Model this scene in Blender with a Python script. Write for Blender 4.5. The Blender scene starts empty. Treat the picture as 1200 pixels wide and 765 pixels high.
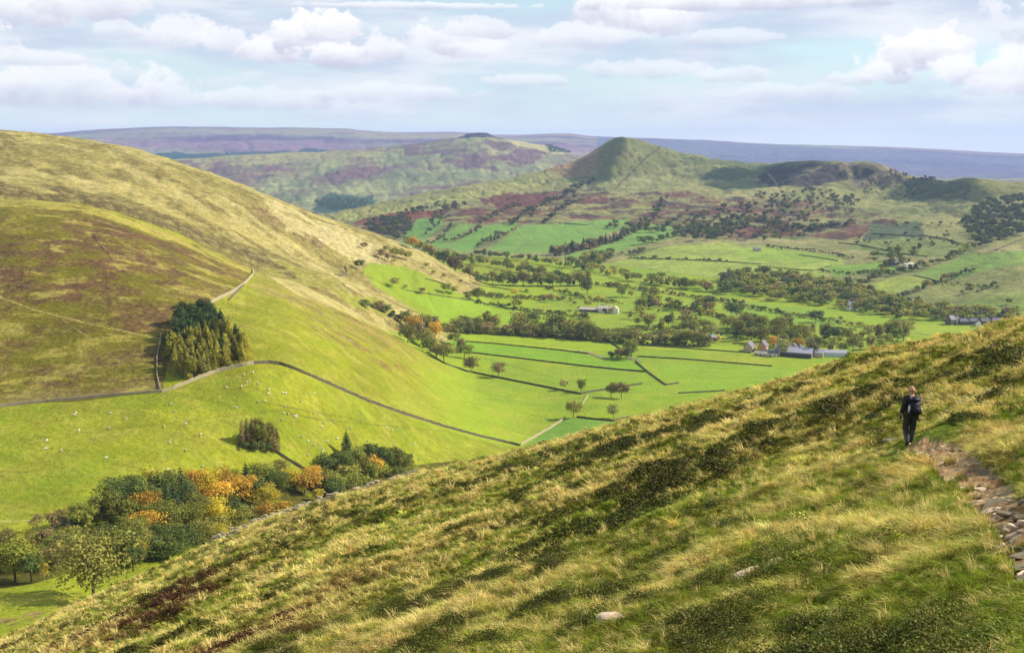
import bpy, math, random
import numpy as np
from mathutils import Vector, Matrix
SC = bpy.context.scene
COL = SC.collection
rng = np.random.default_rng(7)
random.seed(7)

# ------------------------------------------------------------------ camera
FPX = 1270.0; CAMZ = 200.0; PITCH = math.radians(9.7)
cp, sp_ = math.cos(PITCH), math.sin(PITCH)
cam_d = bpy.data.cameras.new('camera'); cam = bpy.data.objects.new('camera', cam_d); COL.objects.link(cam)
cam.location = (0, 0, CAMZ); cam.rotation_euler = (math.radians(90) - PITCH, 0, 0)
cam_d.sensor_width = 36; cam_d.lens = 36 * FPX / 1200; cam_d.clip_start = 0.3; cam_d.clip_end = 60000
SC.camera = cam

def px2us(px, py):
    t = (382.5 - py) / FPX
    s = (t * cp - sp_) / (cp + t * sp_)
    c = cp - s * sp_
    return (px - 600) / FPX * c, s
def s_of(py): return px2us(600, py)[1]

# ------------------------------------------------------------------ noise
_gt = np.random.default_rng(11).random((256, 256)).astype(np.float32) * 6.2831853
_GC, _GS = np.cos(_gt).ravel(), np.sin(_gt).ravel()
def vnoise(x, y, seed=0):
    """smooth gradient noise, about -1..1"""
    x = np.asarray(x, float); y = np.asarray(y, float)
    ix = np.floor(x); iy = np.floor(y); fx = (x - ix).astype(np.float32); fy = (y - iy).astype(np.float32)
    ix = ix.astype(np.int64) + seed * 37; iy = iy.astype(np.int64) + seed * 91
    ux = fx * fx * fx * (fx * (fx * 6 - 15) + 10); uy = fy * fy * fy * (fy * (fy * 6 - 15) + 10)
    x0 = (ix & 255) << 8; x1 = ((ix + 1) & 255) << 8; y0 = iy & 255; y1 = (iy + 1) & 255
    def g(k, dx, dy): return _GC[k] * dx + _GS[k] * dy
    n0 = g(x0 | y0, fx, fy); n0 += (g(x1 | y0, fx - 1, fy) - n0) * ux
    n1 = g(x0 | y1, fx, fy - 1); n1 += (g(x1 | y1, fx - 1, fy - 1) - n1) * ux
    return (n0 + (n1 - n0) * uy) * 1.5
def fbm(x, y, L, oct=4, seed=0, gain=0.5):
    a, f, t, tot = 1.0, 1.0 / L, 0.0, 0.0
    for k in range(oct):
        t = t + a * vnoise(x * f + 17.3 * k, y * f - 9.1 * k, seed + k * 13); tot += a
        a *= gain; f *= 2.03
    return t / tot * 1.35
def sstep(a, b, x): 
    t = np.clip((x - a) / (b - a), 0, 1); return t * t * (3 - 2 * t)

# ------------------------------------------------------------------ the land: a loft over 28 lines, near to far
# a key is (px, Y, 'p', py) or (px, Y, 'z', height)
def P(px, Y, py): return (px, Y, 'p', py)
def Zk(px, Y, z): return (px, Y, 'z', z)
def plane_line(Y, h=2.65):
    return [('u', u, Y, -h / Y + 0.32 * u - 0.319) for u in np.linspace(-1.1, 1.1, 9)]
LINES = [
 # 0-3 near hillside
 plane_line(2.5, 2.0), plane_line(6, 2.3), plane_line(12, 2.5), plane_line(30, 2.72),
 # 4 shoulder of the near hillside
 [P(-600,220,911),P(-300,180,836),P(0,160,751),P(100,150,706),P(200,148,661),P(300,145,616),P(400,138,583),P(480,133,559),P(540,128,546),P(600,124,533),P(700,115,506),P(800,104,481),P(900,92,454),P(960,86,438),P(1000,83,425),P(1060,78,410),P(1120,72,398),P(1200,64,379),P(1400,56,331),P(1900,50,206)],
 # 5 hidden flank
 [Zk(-600,260,95),Zk(0,192,103),Zk(100,197,102),Zk(200,215,95),Zk(300,225,92),Zk(400,232,94),Zk(600,205,108),Zk(800,182,124),Zk(1000,160,135),Zk(1200,150,135),Zk(1900,140,150)],
 # 6 near field, bottom left
 [P(-600,260,760),P(0,213,738),P(60,222,725),P(100,240,712),Zk(200,285,84),Zk(300,320,74),Zk(400,360,65),Zk(600,420,42),Zk(800,480,30),Zk(1200,500,20),Zk(1900,500,20)],
 # 7 brook
 [Zk(-600,260,92),Zk(0,283,85),Zk(100,302,83),Zk(200,335,78),Zk(300,380,69),Zk(400,430,60),Zk(480,480,50),Zk(600,550,36),Zk(700,615,27),Zk(800,690,20),Zk(1000,790,10),Zk(1200,850,4),Zk(1900,850,2)],
 # 8 top wall of the big field
 [P(-600,400,485),P(0,425,476),P(190,440,460),P(250,458,440),P(300,470,427),P(330,478,428),P(430,512,470),P(520,558,502),P(610,600,523),P(700,680,496),P(800,765,472),Zk(900,850,8),Zk(1200,930,3),Zk(1900,930,2)],
 # 9 crest of the heather spur
 [P(-600,760,225),P(-100,700,226),P(0,700,232),P(60,705,236),P(110,715,243),P(200,740,271),P(250,755,295),P(300,772,318),P(335,790,327),P(400,820,357),P(460,850,392),P(520,870,426),Zk(560,885,8),Zk(700,930,5),Zk(900,990,3),Zk(1200,1000,1),Zk(1900,1000,1)],
 # 10 gully behind it
 [P(-600,880,232),P(0,800,256),P(110,825,267),P(200,860,293),P(300,895,328),P(335,905,333),P(400,905,359),P(460,935,393),Zk(520,960,10),Zk(600,985,4),Zk(900,1050,2),Zk(1200,1030,1),Zk(1900,1030,1)],
 # 11 middle nose
 [P(-600,980,200),P(0,950,216),P(110,960,232),P(200,980,260),P(300,1000,300),P(340,1010,311),P(390,1022,325),P(430,1040,345),P(480,1060,368),P(540,1078,392),Zk(600,1090,3),Zk(700,1120,2),Zk(900,1160,1),Zk(1200,1055,0),Zk(1900,1055,0)],
 # 12
 [P(-600,1080,190),P(0,1060,203),P(110,1070,218),P(200,1080,243),P(300,1090,284),P(340,1100,302),P(390,1110,323),P(430,1120,341),P(480,1135,363),Zk(540,1150,7),Zk(600,1165,3),Zk(700,1200,2),Zk(900,1230,1),Zk(1200,1080,0),Zk(1900,1080,0)],
 # 13 crest of the tan hill
 [P(-600,1500,130),P(-100,1500,145),P(0,1500,152),P(80,1490,160),P(150,1485,172),P(200,1480,187),P(260,1480,206),P(330,1490,234),P(380,1500,254),P(420,1500,267),P(460,1495,281),P(500,1480,298),P(540,1470,321),Zk(580,1480,5),Zk(640,1490,2),Zk(700,1500,2),Zk(800,1420,1),Zk(1000,1230,1),Zk(1200,1105,0),Zk(1900,1100,0)],
 # 14
 [Zk(-600,1900,120),Zk(0,1900,130),Zk(200,1850,100),Zk(330,1750,60),Zk(420,1700,25),Zk(500,1650,8),Zk(600,1680,0),Zk(700,1640,1),Zk(800,1530,1),Zk(1000,1290,1),Zk(1200,1130,0),Zk(1900,1130,0)],
 # 15 foot of the far ridge
 [Zk(-600,2300,0),Zk(400,2100,0),Zk(480,2000,2),Zk(560,1900,1),Zk(700,1780,2),Zk(800,1620,3),Zk(900,1500,2),Zk(1000,1370,2),Zk(1100,1240,2),Zk(1200,1160,2),Zk(1900,1160,2)],
 # 16 top of the green fields
 [Zk(-600,2700,-10),Zk(400,2400,5),P(480,2350,265),P(560,2330,257),P(640,2300,258),P(720,2250,261),P(800,2150,268),P(880,2000,281),P(960,1850,291),P(1040,1780,290),P(1120,1650,298),P(1200,1500,305),P(1900,1500,290)],
 # 17
 [Zk(-600,3100,-20),Zk(380,2650,5),P(460,2650,252),P(560,2800,238),P(640,2870,232),P(720,2900,226),P(800,2800,230),P(880,2650,238),P(960,2500,243),P(1040,2400,243),P(1120,2200,248),P(1200,2050,254),P(1900,2050,235)],
 # 18 foot of the crag
 [Zk(-600,3300,-20),Zk(380,2800,8),P(460,2850,242),P(560,3080,226),P(640,3250,217),P(720,3380,203),P(800,3330,207),P(880,3150,212),P(960,2920,219),P(1010,2850,222),P(1060,2780,224),P(1120,2500,229),P(1200,2350,233),P(1900,2350,215)],
 # 19 crest of the far ridge
 [Zk(-600,3500,-20),P(380,2900,250),P(400,2950,247),P(450,3080,236),P(500,3200,225),P(560,3350,214),P(620,3550,203),P(660,3680,193),P(685,3740,183),P(705,3800,170),P(718,3830,163),P(728,3850,160),P(742,3850,161),P(770,3800,169),P(800,3720,178),P(850,3600,187),P(880,3520,190),P(905,3450,191),P(925,3380,189),P(945,3300,187.5),P(980,3160,188),P(1012,3050,188.5),P(1030,2980,191),P(1048,2930,198),P(1065,2890,204),P(1085,2850,208),P(1110,2800,212),P(1135,2750,209),P(1160,2720,210),P(1200,2680,212),P(1300,2650,205),P(1900,2650,190)],
 # 20 hidden
 [Zk(-600,4000,-60),Zk(380,3700,-55),Zk(500,4200,-40),Zk(620,4500,-20),Zk(728,4700,20),Zk(900,4400,10),Zk(1100,3900,-10),Zk(1200,3800,-10),Zk(1900,3800,0)],
 # 21 foot of the far hill with the knoll
 [Zk(-600,4700,-70),P(200,4700,262),P(300,4600,252),P(380,4550,247),P(460,4700,246),Zk(560,5000,-60),Zk(900,5200,-60),Zk(1900,5200,-60)],
 # 22
 [Zk(-600,5600,-20),P(200,5600,218),P(300,5600,216),P(380,5600,213),P(460,5700,205),P(560,5800,195),P(640,5900,200),Zk(760,6000,-40),Zk(1900,6000,-60)],
 # 23 its crest
 [Zk(-600,6500,0),Zk(100,6600,20),P(200,6700,187),P(260,6700,182),P(340,6800,178),P(450,6900,172),P(500,6950,167),P(530,7000,162),P(543,7000,159),P(548,7000,156.3),P(560,7000,155.6),P(571,7000,156.3),P(577,7000,159),P(600,7000,163),P(640,7000,171),P(670,6900,180),Zk(740,6900,0),Zk(900,7000,-50),Zk(1900,7000,-60)],
 # 24 hidden / foot of the moor
 [Zk(-600,8500,0),Zk(200,8500,10),Zk(600,8800,0),Zk(1000,8800,-60),Zk(1900,8800,-60)],
 # 25
 [P(-600,10000,176),P(200,10000,169),P(400,10000,168),P(600,10200,170),P(800,10500,181),P(1000,10500,186),P(1200,10500,195),P(1900,10500,200)],
 # 26 crest of the moor
 [P(-600,13000,160),P(60,13000,156),P(110,13000,152),P(200,13000,148.5),P(300,13000,149.5),P(410,13000,151),P(425,13000,153),P(480,13000,155),P(520,13000,154.5),P(600,13500,158),P(650,13500,156.5),P(665,13500,156),P(680,13500,158),P(700,13500,160),P(760,13500,162),P(840,13500,165),P(900,13500,168.5),P(1000,13500,171),P(1100,13500,175),P(1200,13500,180),P(1900,13500,190)],
 [Zk(-600,19500,-60),Zk(1900,19500,-60)],
]
K = len(LINES)
NU = 2401
UG = np.linspace(-1.1, 1.1, NU)
def pchip_slopes(x, y):
    h = np.diff(x, axis=0); d = np.diff(y, axis=0) / h
    m = np.zeros_like(y)
    w1 = 2 * h[1:] + h[:-1]; w2 = h[1:] + 2 * h[:-1]
    with np.errstate(divide='ignore', invalid='ignore'):
        mm = (w1 + w2) / (w1 / d[:-1] + w2 / d[1:])
    mm = np.where(d[:-1] * d[1:] > 0, mm, 0.0)
    m[1:-1] = mm; m[0] = d[0]; m[-1] = d[-1]
    return m
def herm(x0, x1, y0, y1, m0, m1, x):
    h = x1 - x0; t = (x - x0) / h
    return (y0 * (1 + 2 * t) * (1 - t) ** 2 + m0 * h * t * (1 - t) ** 2 + y1 * t * t * (3 - 2 * t) + m1 * h * t * t * (t - 1))
WL = np.zeros((K, NU)); SL = np.zeros((K, NU))
for k, keys in enumerate(LINES):
    us, ws, ss = [], [], []
    for q in keys:
        if q[0] == 'u': _, u, Y, s = q
        elif q[2] == 'p': (u, s), Y = px2us(q[0], q[3]), q[1]
        else:
            s = (q[3] - CAMZ) / q[1]; Y = q[1]
            u = (q[0] - 600) / FPX * (cp - s * sp_)
        us.append(u); ws.append(1 / Y); ss.append(s)
    us, ws, ss = np.array(us, float), np.array(ws), np.array(ss)
    o = np.argsort(us); us, ws, ss = us[o], ws[o], ss[o]
    uc = np.clip(UG, us[0], us[-1]); i = np.clip(np.searchsorted(us, uc) - 1, 0, len(us) - 2)
    for dst, ys in ((WL, ws), (SL, ss)):
        m = pchip_slopes(us, ys)
        # softer end behaviour, keep exact keys
        dst[k] = herm(us[i], us[i + 1], ys[i], ys[i + 1], m[i], m[i + 1], uc)
for k in range(1, K):                                   # keep the lines in order
    WL[k] = np.minimum(WL[k], WL[k - 1] * 0.985)
# smooth across columns a little away from crests
ML = pchip_slopes(-WL, SL)
AMP_KEYS = [.08,.14,.2,.26,.42,.6,.35,.4,.25,1.6,1.6,1.6,2.2,2.2,1.0,.5,2.2,5,6,4,4,7,14,6,12,26,5,5]
AMP = np.array(AMP_KEYS)
SCL = [6,6,6,8,14,40,40,60,70,90,90,90,110,150,150,140,190,240,260,260,300,380,480,500,600,900,1200,1200]
SCLA = np.log(np.array(SCL, float))

def base_uw(u, w):
    u = np.clip(np.asarray(u, float), UG[0], UG[-1] - 1e-9); w = np.asarray(w, float)
    fi = (u - UG[0]) / (UG[1] - UG[0]); i0 = np.clip(np.floor(fi).astype(int), 0, NU - 2); f = fi - i0
    s = 0.0; v = 0.0
    for ii, ff in ((i0, 1 - f), (i0 + 1, f)):
        Wc = WL[:, ii]                                     # K x N
        k = np.clip((Wc > w).sum(axis=0) - 1, 0, K - 2)
        n = np.arange(len(k)) if k.ndim else None
        w0, w1 = WL[k, ii], WL[k + 1, ii]
        wc = np.clip(w, WL[-1, ii], WL[0, ii])
        sv = herm(-w0, -w1, SL[k, ii], SL[k + 1, ii], ML[k, ii], ML[k + 1, ii], -wc)
        s = s + sv * ff; v = v + (k + (w0 - wc) / (w0 - w1)) * ff
    return s, v
def relief(X, Y, v, zb):
    a = np.interp(v, np.arange(K), AMP)
    a = a * np.where((v > 6) & (v < 17), .06 + .94 * sstep(3, 34, zb), 1)
    z = np.zeros_like(X)
    # each interval has its own wavelength; blend the two nearest
    for L, lo, hi in ((2.2,-1,5),(9,-1,6),(45,4,14),(110,8,20),(330,15,24),(1000,20,28)):
        m = sstep(lo - .6, lo + .6, v) * (1 - sstep(hi - .6, hi + .6, v))
        idx = m > 0.001
        if not idx.any(): continue
        x, y = X[idx], Y[idx]
        if L < 20:
            p, q = (x + y) * .7071, (x - y) * .7071
            n = fbm(p / 1.8, q, L, 4, seed=int(L)) * (0.95 if L < 5 else .5)
            n = n * 1.6
        elif L < 60:
            n = fbm(x, y, L, 4, seed=int(L)) * .5
        else:
            n = fbm(x, y, L, 5, seed=int(L), gain=.5)
            g = 1 - np.abs(fbm(x + y * .15, y * .33, L * .45, 3, seed=int(L) + 5)) * 3   # gullies running down the slopes
            n = n - .7 * np.clip(g, 0, 1)
        z[idx] += n * m[idx] * a[idx]
    return z
def land(X, Y):
    X = np.atleast_1d(np.asarray(X, float)); Y = np.atleast_1d(np.asarray(Y, float))
    w = 1 / np.maximum(Y, 2.5); s, v = base_uw(X * w, w)
    zb = CAMZ + s * Y; return zb + relief(X, Y, v, zb), v
def zat(x, y): return float(land([x], [y])[0][0])
def hit(px, py, v0=0.0, v1=K - 1.0):
    """the first place on the land seen at these photograph pixels, between the land's lines v0 and v1"""
    px = np.atleast_1d(np.asarray(px, float)); py = np.atleast_1d(np.asarray(py, float))
    u, s = px2us(px, py); uu = np.clip(u, -1.09, 1.09)
    ii = ((uu - UG[0]) / (UG[1] - UG[0])).astype(int)
    def wv(v):
        k = int(min(max(math.floor(v), 0), K - 2)); f = v - k
        return WL[k, ii] * (1 - f) + WL[k + 1, ii] * f
    N = max(24, int((v1 - v0) * 60)); best = None
    out = np.full(len(px), np.nan); bd = np.full(len(px), -9.0); bw = np.zeros(len(px)); prev = None
    for j in range(N + 1):
        w = wv(v0 + (v1 - v0) * j / N)
        Y = 1 / w; z, _ = land(u * Y, Y); d = (z - CAMZ) * w - s
        up = np.isnan(out) & (d >= 0)
        if prev is not None:
            pw, pd = prev
            t = np.where(up, pd / (pd - d - 1e-12), 0); t = np.clip(t, 0, 1)
            out = np.where(up, pw + (w - pw) * t, out)
        else:
            out = np.where(up, w, out)
        nb = d > bd; bd = np.where(nb, d, bd); bw = np.where(nb, w, bw)
        prev = (w, d)
    w = np.where(np.isnan(out), bw, out); Y = 1 / w
    return u * Y, Y
def hit1(px, py, v0=0.0, v1=K - 1.0):
    X, Y = hit([px], [py], v0, v1); return float(X[0]), float(Y[0]), zat(X[0], Y[0])

# ------------------------------------------------------------------ helpers
def tag(o, label=None, cat=None, group=None, kind=None):
    if label: o['label'] = label
    if cat: o['category'] = cat
    if group: o['group'] = group
    if kind: o['kind'] = kind
    return o
def lin(c):
    return tuple(((v / 255 + .055) / 1.055) ** 2.4 if v > 10 else v / 255 / 12.92 for v in c)
def np_mesh(name, V, F, mats=None, midx=None, smooth=False, attrs=None):
    """V (n,3), F (m,4) or (m,3)"""
    me = bpy.data.meshes.new(name); V = np.asarray(V, np.float32); F = np.asarray(F, np.int32)
    n, k = F.shape
    me.vertices.add(len(V)); me.vertices.foreach_set('co', V.ravel())
    me.loops.add(n * k); me.loops.foreach_set('vertex_index', F.ravel())
    me.polygons.add(n); me.polygons.foreach_set('loop_start', np.arange(0, n * k, k, dtype=np.int32))
    me.polygons.foreach_set('loop_total', np.full(n, k, np.int32))
    if midx is not None: me.polygons.foreach_set('material_index', np.asarray(midx, np.int32))
    for m in (mats or []): me.materials.append(m)
    me.polygons.foreach_set('use_smooth', np.full(n, smooth))
    for an, arr in (attrs or {}).items():
        a = me.color_attributes.new(an, 'FLOAT_COLOR', 'POINT')
        arr = np.asarray(arr, np.float32)
        if arr.shape[1] == 3: arr = np.hstack([arr, np.ones((len(arr), 1), np.float32)])
        a.data.foreach_set('color', arr.ravel())
    me.update(calc_edges=True)
    return me
def obj(name, me, parent=None, loc=None):
    o = bpy.data.objects.new(name, me); COL.objects.link(o)
    if parent: o.parent = parent
    if loc is not None: o.location = loc
    return o
def empty(name, loc, rz=0):
    o = bpy.data.objects.new(name, None); COL.objects.link(o); o.location = loc; o.rotation_euler[2] = rz
    o.empty_display_size = .5; return o
class NT:
    def __init__(s, nt): s.nt = nt; s.N = nt.nodes; s.L = nt.links
    def n(s, t, **kw):
        nd = s.N.new(t)
        for k, v in kw.items(): setattr(nd, k, v)
        return nd
    def l(s, a, b): s.L.new(a, b)
    def m(s, op, a, b=None, c=None, clamp=False):
        nd = s.n('ShaderNodeMath', operation=op, use_clamp=clamp)
        for i, v in enumerate((a, b, c)):
            if v is None: continue
            if isinstance(v, (int, float)): nd.inputs[i].default_value = v
            else: s.l(v, nd.inputs[i])
        return nd.outputs[0]
    def mixc(s, f, a, b, bt='MIX'):
        nd = s.n('ShaderNodeMix', data_type='RGBA', blend_type=bt)
        for i, v in ((0, f), (6, a), (7, b)):
            if isinstance(v, (int, float)): nd.inputs[i].default_value = v
            elif isinstance(v, tuple): nd.inputs[i].default_value = (*v[:3], 1)
            else: s.l(v, nd.inputs[i])
        return nd.outputs[2]
def new_mat(name):
    m = bpy.data.materials.new(name); m.use_nodes = True; nt = NT(m.node_tree); nt.N.clear()
    out = nt.n('ShaderNodeOutputMaterial'); b = nt.n('ShaderNodeBsdfPrincipled'); nt.l(b.outputs[0], out.inputs[0])
    return m, nt, b
def simple_mat(name, col, rough=.8, var=.25, scale=2.0, bump=0.0, obj_rand=0.0, hue=0.0, metal=0.0):
    """a colour broken up by noise, optionally different on each copy"""
    m, nt, b = new_mat(name)
    tc = nt.n('ShaderNodeTexCoord'); no = nt.n('ShaderNodeTexNoise'); no.inputs['Scale'].default_value = scale; no.inputs['Detail'].default_value = 6
    nt.l(tc.outputs['Object'], no.inputs['Vector'])
    f = nt.m('MULTIPLY_ADD', nt.m('SUBTRACT', no.outputs[0], .5), var * 3.2, 1.0)
    if obj_rand:
        oi = nt.n('ShaderNodeObjectInfo')
        f = nt.m('MULTIPLY', f, nt.m('MULTIPLY_ADD', nt.m('SUBTRACT', oi.outputs['Random'], .5), obj_rand * 2, 1.0))
    hs = nt.n('ShaderNodeHueSaturation'); hs.inputs['Color'].default_value = (*col, 1)
    if hue:
        oi = nt.n('ShaderNodeObjectInfo'); nt.l(nt.m('MULTIPLY_ADD', nt.m('FRACT', nt.m('MULTIPLY', oi.outputs['Random'], 7.31)), hue, .5 - hue * .5), hs.inputs['Hue'])
    nt.l(f, hs.inputs['Value']); nt.l(hs.outputs[0], b.inputs['Base Color'])
    b.inputs['Roughness'].default_value = rough; b.inputs['Metallic'].default_value = metal
    b.inputs['Specular IOR Level'].default_value = .25
    if bump:
        bp = nt.n('ShaderNodeBump'); bp.inputs['Strength'].default_value = bump; nt.l(no.outputs[0], bp.inputs['Height']); nt.l(bp.outputs[0], b.inputs['Normal'])
    return m
# ------------------------------------------------------------------ land mesh
uu = np.concatenate([np.linspace(-1.05, -.53, 50, endpoint=False), np.linspace(-.53, .53, 1180), np.linspace(.53, 1.05, 50)[1:]])
NUc = len(uu)
ci = (uu - UG[0]) / (UG[1] - UG[0]); c0 = np.clip(np.floor(ci).astype(int), 0, NU - 2); cf = ci - c0
vs = [0.0]
for k in range(K - 1):
    vis = np.abs(UG) < .5
    dpy = np.abs((SL[k + 1] - SL[k])[vis]).max() * FPX
    n = int(np.clip(dpy / 1.25, 8, 230))
    if k < 2: n = 12
    if k in (4, 19, 23, 26): n = 12
    if k == 4: n = 24
    vs += list(k + np.arange(1, n + 1) / n)
vs = np.array(vs); NV = len(vs)
kk = np.clip(np.floor(vs).astype(int), 0, K - 2); ff = vs - kk
def col_at(A): return A[:, c0] * (1 - cf) + A[:, c0 + 1] * cf
WLc, SLc = col_at(WL), col_at(SL)
MLc = pchip_slopes(-WLc, SLc)
Wg = WLc[kk] * (1 - ff)[:, None] + WLc[kk + 1] * ff[:, None]
Sg = herm(-WLc[kk], -WLc[kk + 1], SLc[kk], SLc[kk + 1], MLc[kk], MLc[kk + 1], -Wg)
Yg = 1 / Wg; Ug = np.broadcast_to(uu, Yg.shape); Xg = Ug * Yg
Vg = np.broadcast_to(vs[:, None], Yg.shape)
gx, gy, gv = Xg.ravel(), Yg.ravel(), Vg.ravel().copy()
gz = CAMZ + (Sg * Yg).ravel(); gz = gz + relief(gx, gy, gv, gz)
gu, gw = Ug.ravel().copy(), Wg.ravel().copy()
print('land vertices', len(gx))
gc = np.zeros((len(gx), 3)); gc[:] = (150, 180, 60)
gpath = np.zeros(len(gx))

def densify(poly, step=4.0, closed=True):
    out = []; n = len(poly)
    for i in range(n if closed else n - 1):
        a, b = poly[i], poly[(i + 1) % n]; d = math.hypot(b[0] - a[0], b[1] - a[1]); m = max(1, int(d / step))
        for j in range(m): out.append((a[0] + (b[0] - a[0]) * j / m, a[1] + (b[1] - a[1]) * j / m))
    if not closed: out.append(poly[-1])
    return out
def to_uw(poly, v0, v1, closed=True, step=6.0):
    d = densify(poly, step, closed); X, Y = hit([p[0] for p in d], [p[1] for p in d], v0, v1)
    return X / Y, 1 / Y
def inside(pu, pw, u, w):
    """points u,w inside the closed polygon"""
    r = np.zeros(len(u), bool); n = len(pu)
    bb = (u > pu.min()) & (u < pu.max()) & (w > pw.min()) & (w < pw.max()); ix = np.nonzero(bb)[0]
    uu_, ww_ = u[ix], w[ix]; c = np.zeros(len(ix), bool)
    for i in range(n):
        x1, y1, x2, y2 = pu[i], pw[i], pu[(i + 1) % n], pw[(i + 1) % n]
        if y1 == y2: continue
        c ^= ((y1 > ww_) != (y2 > ww_)) & (uu_ < (x2 - x1) * (ww_ - y1) / (y2 - y1) + x1)
    r[ix] = c; return r
def nmask(X, Y, L, cover, seed=0, soft=.22, oct=6, aniso=None):
    if aniso:
        ca, sa, k = math.cos(aniso[0]), math.sin(aniso[0]), aniso[1]
        X, Y = (X * ca + Y * sa) / k, (-X * sa + Y * ca)
    n = fbm(X, Y, L, oct, seed, .66)
    smp = n[::max(1, len(n) // 20000)]
    q = np.quantile(smp, 1 - min(max(cover, .001), .999)); sd = smp.std() + 1e-6
    return sstep(q - soft * 4 * sd, q + soft * 4 * sd, n)
_seed = [100]
def paint(vr, poly, col, cover=1.0, L=50.0, edge=0.0, amt=1.0, aniso=None, soft=.24, fn=None, eL=None):
    """lay a ground cover on the land: inside a patch of ground (outline found on the land), broken up by noise"""
    _seed[0] += 1; sd = _seed[0]
    sel = np.nonzero((gv >= vr[0]) & (gv < vr[1]))[0]
    if poly is not None:
        pu, pw = to_uw(poly, *vr)
        u, w = gu[sel], gw[sel]
        if edge:
            e = edge / FPX; x, y = gx[sel], gy[sel]; l2 = eL or L
            pad = (u > pu.min() - .04) & (u < pu.max() + .04); sel = sel[pad]; u, w, x, y = u[pad], w[pad], x[pad], y[pad]
            if len(sel) == 0: return
            u = u + e * fbm(x, y, l2, 4, sd) * 2; w = w * (1 + edge * .006 * fbm(x, y, l2, 4, sd + 50))
        sel = sel[inside(pu, pw, u, w)]
    if len(sel) == 0: return
    m = np.full(len(sel), amt)
    if cover < 1: m = m * nmask(gx[sel], gy[sel], L, cover, sd + 7, soft, aniso=aniso)
    if fn is not None: m = m * fn(sel)
    gc[sel] += (np.array(col, float) - gc[sel]) * m[:, None]
def line_paint(vr, pts, col, width_px, amt=1.0, cover=1.0):
    """a worn line, track or ditch on the ground"""
    pu, pw = to_uw(pts, *vr, closed=False, step=3)
    hw = width_px / 2 / FPX
    X, Y = pu / pw, 1 / pw
    sel = np.nonzero((gv >= vr[0]) & (gv < vr[1]) & (gu > pu.min() - .02) & (gu < pu.max() + .02) & (gw > pw.min() * .97) & (gw < pw.max() * 1.03))[0]
    if len(sel) == 0: return
    x, y = gx[sel], gy[sel]; d = np.full(len(sel), 1e9)
    for i in range(len(X) - 1):
        ax, ay, bx, by = X[i], Y[i], X[i + 1], Y[i + 1]; dx, dy = bx - ax, by - ay; l2 = dx * dx + dy * dy + 1e-9
        t = np.clip(((x - ax) * dx + (y - ay) * dy) / l2, 0, 1)
        d = np.minimum(d, np.hypot(x - ax - t * dx, y - ay - t * dy) / (hw * Y[i] ))
    m = (1 - sstep(.6, 1.3, d)) * amt
    if cover < 1: m *= nmask(x, y, 12, cover, 5)
    gc[sel] += (np.array(col, float) - gc[sel]) * m[:, None]

# ---- hillside in front
FO = (0, 5.3)
def fore_masks(x, y):
    """how much tan grass and how much bilberry grows at a place on the near hillside (follows the sheep terraces)"""
    p, q = (x + y) * .7071, (x - y) * .7071
    p = p / 1.15 + 1.0 * vnoise(x / 5, y / 5, 3); q = q + .8 * vnoise(x / 4, y / 4, 4)
    a = fbm(p / 1.6, q, 1.9, 6, 31, .68); b = fbm(p / 2.0, q, 8, 4, 32, .6)
    tan = sstep(-.11, .38, a * .8 + b * .45)
    c = fbm(p / 1.15, q, 1.5, 6, 33, .7); d = fbm(p / 1.8, q, 9, 4, 34)
    dark = sstep(.06, .36, c * .8 + d * .5 - .10 * tan)
    br = sstep(.02, .36, fbm(p / 2.2, q, 11, 4, 36, .6))
    g = sstep(.05, .4, fbm(x, y, 9, 3, 37))
    nr = sstep(26, 16, y) * sstep(1.5, 5, x)
    tan = np.clip(tan + .25 * sstep(45, 85, y) - .1 * nr, 0, 1); dark = dark * (1 - .75 * nr) * (1 - .4 * sstep(60, 90, y)); g = np.clip(g + .8 * nr, 0, 1)
    return tan, dark, br, g
def fore_col(x, y):
    tan, dark, br, g = fore_masks(x, y)
    c = np.zeros((len(x), 3)); c[:] = (128, 138, 50)
    def mx(col, m): c[:] = c + (np.array(col, float) - c) * m[:, None]
    mx((120, 142, 40), g * .75); mx((216, 204, 138), tan * .9); mx((72, 76, 24), dark * .9)
    u = x / np.maximum(y, 1)
    mx((98, 66, 44), br * sstep(.05, -.25, u) * np.clip(dark * 1.4 + .25, 0, 1) * .95 + br * .15)
    return c
sel = np.nonzero(gv < 5.3)[0]; gc[sel] = fore_col(gx[sel], gy[sel])
paint((3.4, 4.6), None, (205, 190, 125), cover=.35, L=8, amt=.45)
PATH = [(1062,521),(1074,515),(1090,514),(1108,516),(1132,526),(1154,542),(1174,560),(1204,582),(1264,616),(1330,680),(1330,760),(1240,724),(1203,678),(1186,660),(1168,632),(1154,610),(1136,590),(1114,568),(1094,549),(1074,533)]
pu, pw = to_uw(PATH, 0, 4, step=5)
sel = np.nonzero((gv < 4.2) & (gu > .3))[0]
x_, y_ = gx[sel], gy[sel]
ins = inside(pu, pw, gu[sel] + .0055 * fbm(x_, y_, 1.2, 4, 51, .6), gw[sel] * (1 + .022 * fbm(x_, y_, 1.8, 4, 52, .6)))
psel = sel[ins]; gpath[psel] = 1
x_, y_ = gx[psel], gy[psel]
gc[psel] = (196, 158, 130)
m = nmask(x_, y_, .8, .45, 53); gc[psel] += (np.array((222, 196, 170.)) - gc[psel]) * m[:, None] * .7
m = nmask(x_, y_, .5, .3, 54); gc[psel] += (np.array((150, 108, 80.)) - gc[psel]) * m[:, None] * .8
gz[psel] -= .02 + .10 * fbm(x_, y_, .5, 4, 55, .6) 

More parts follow.
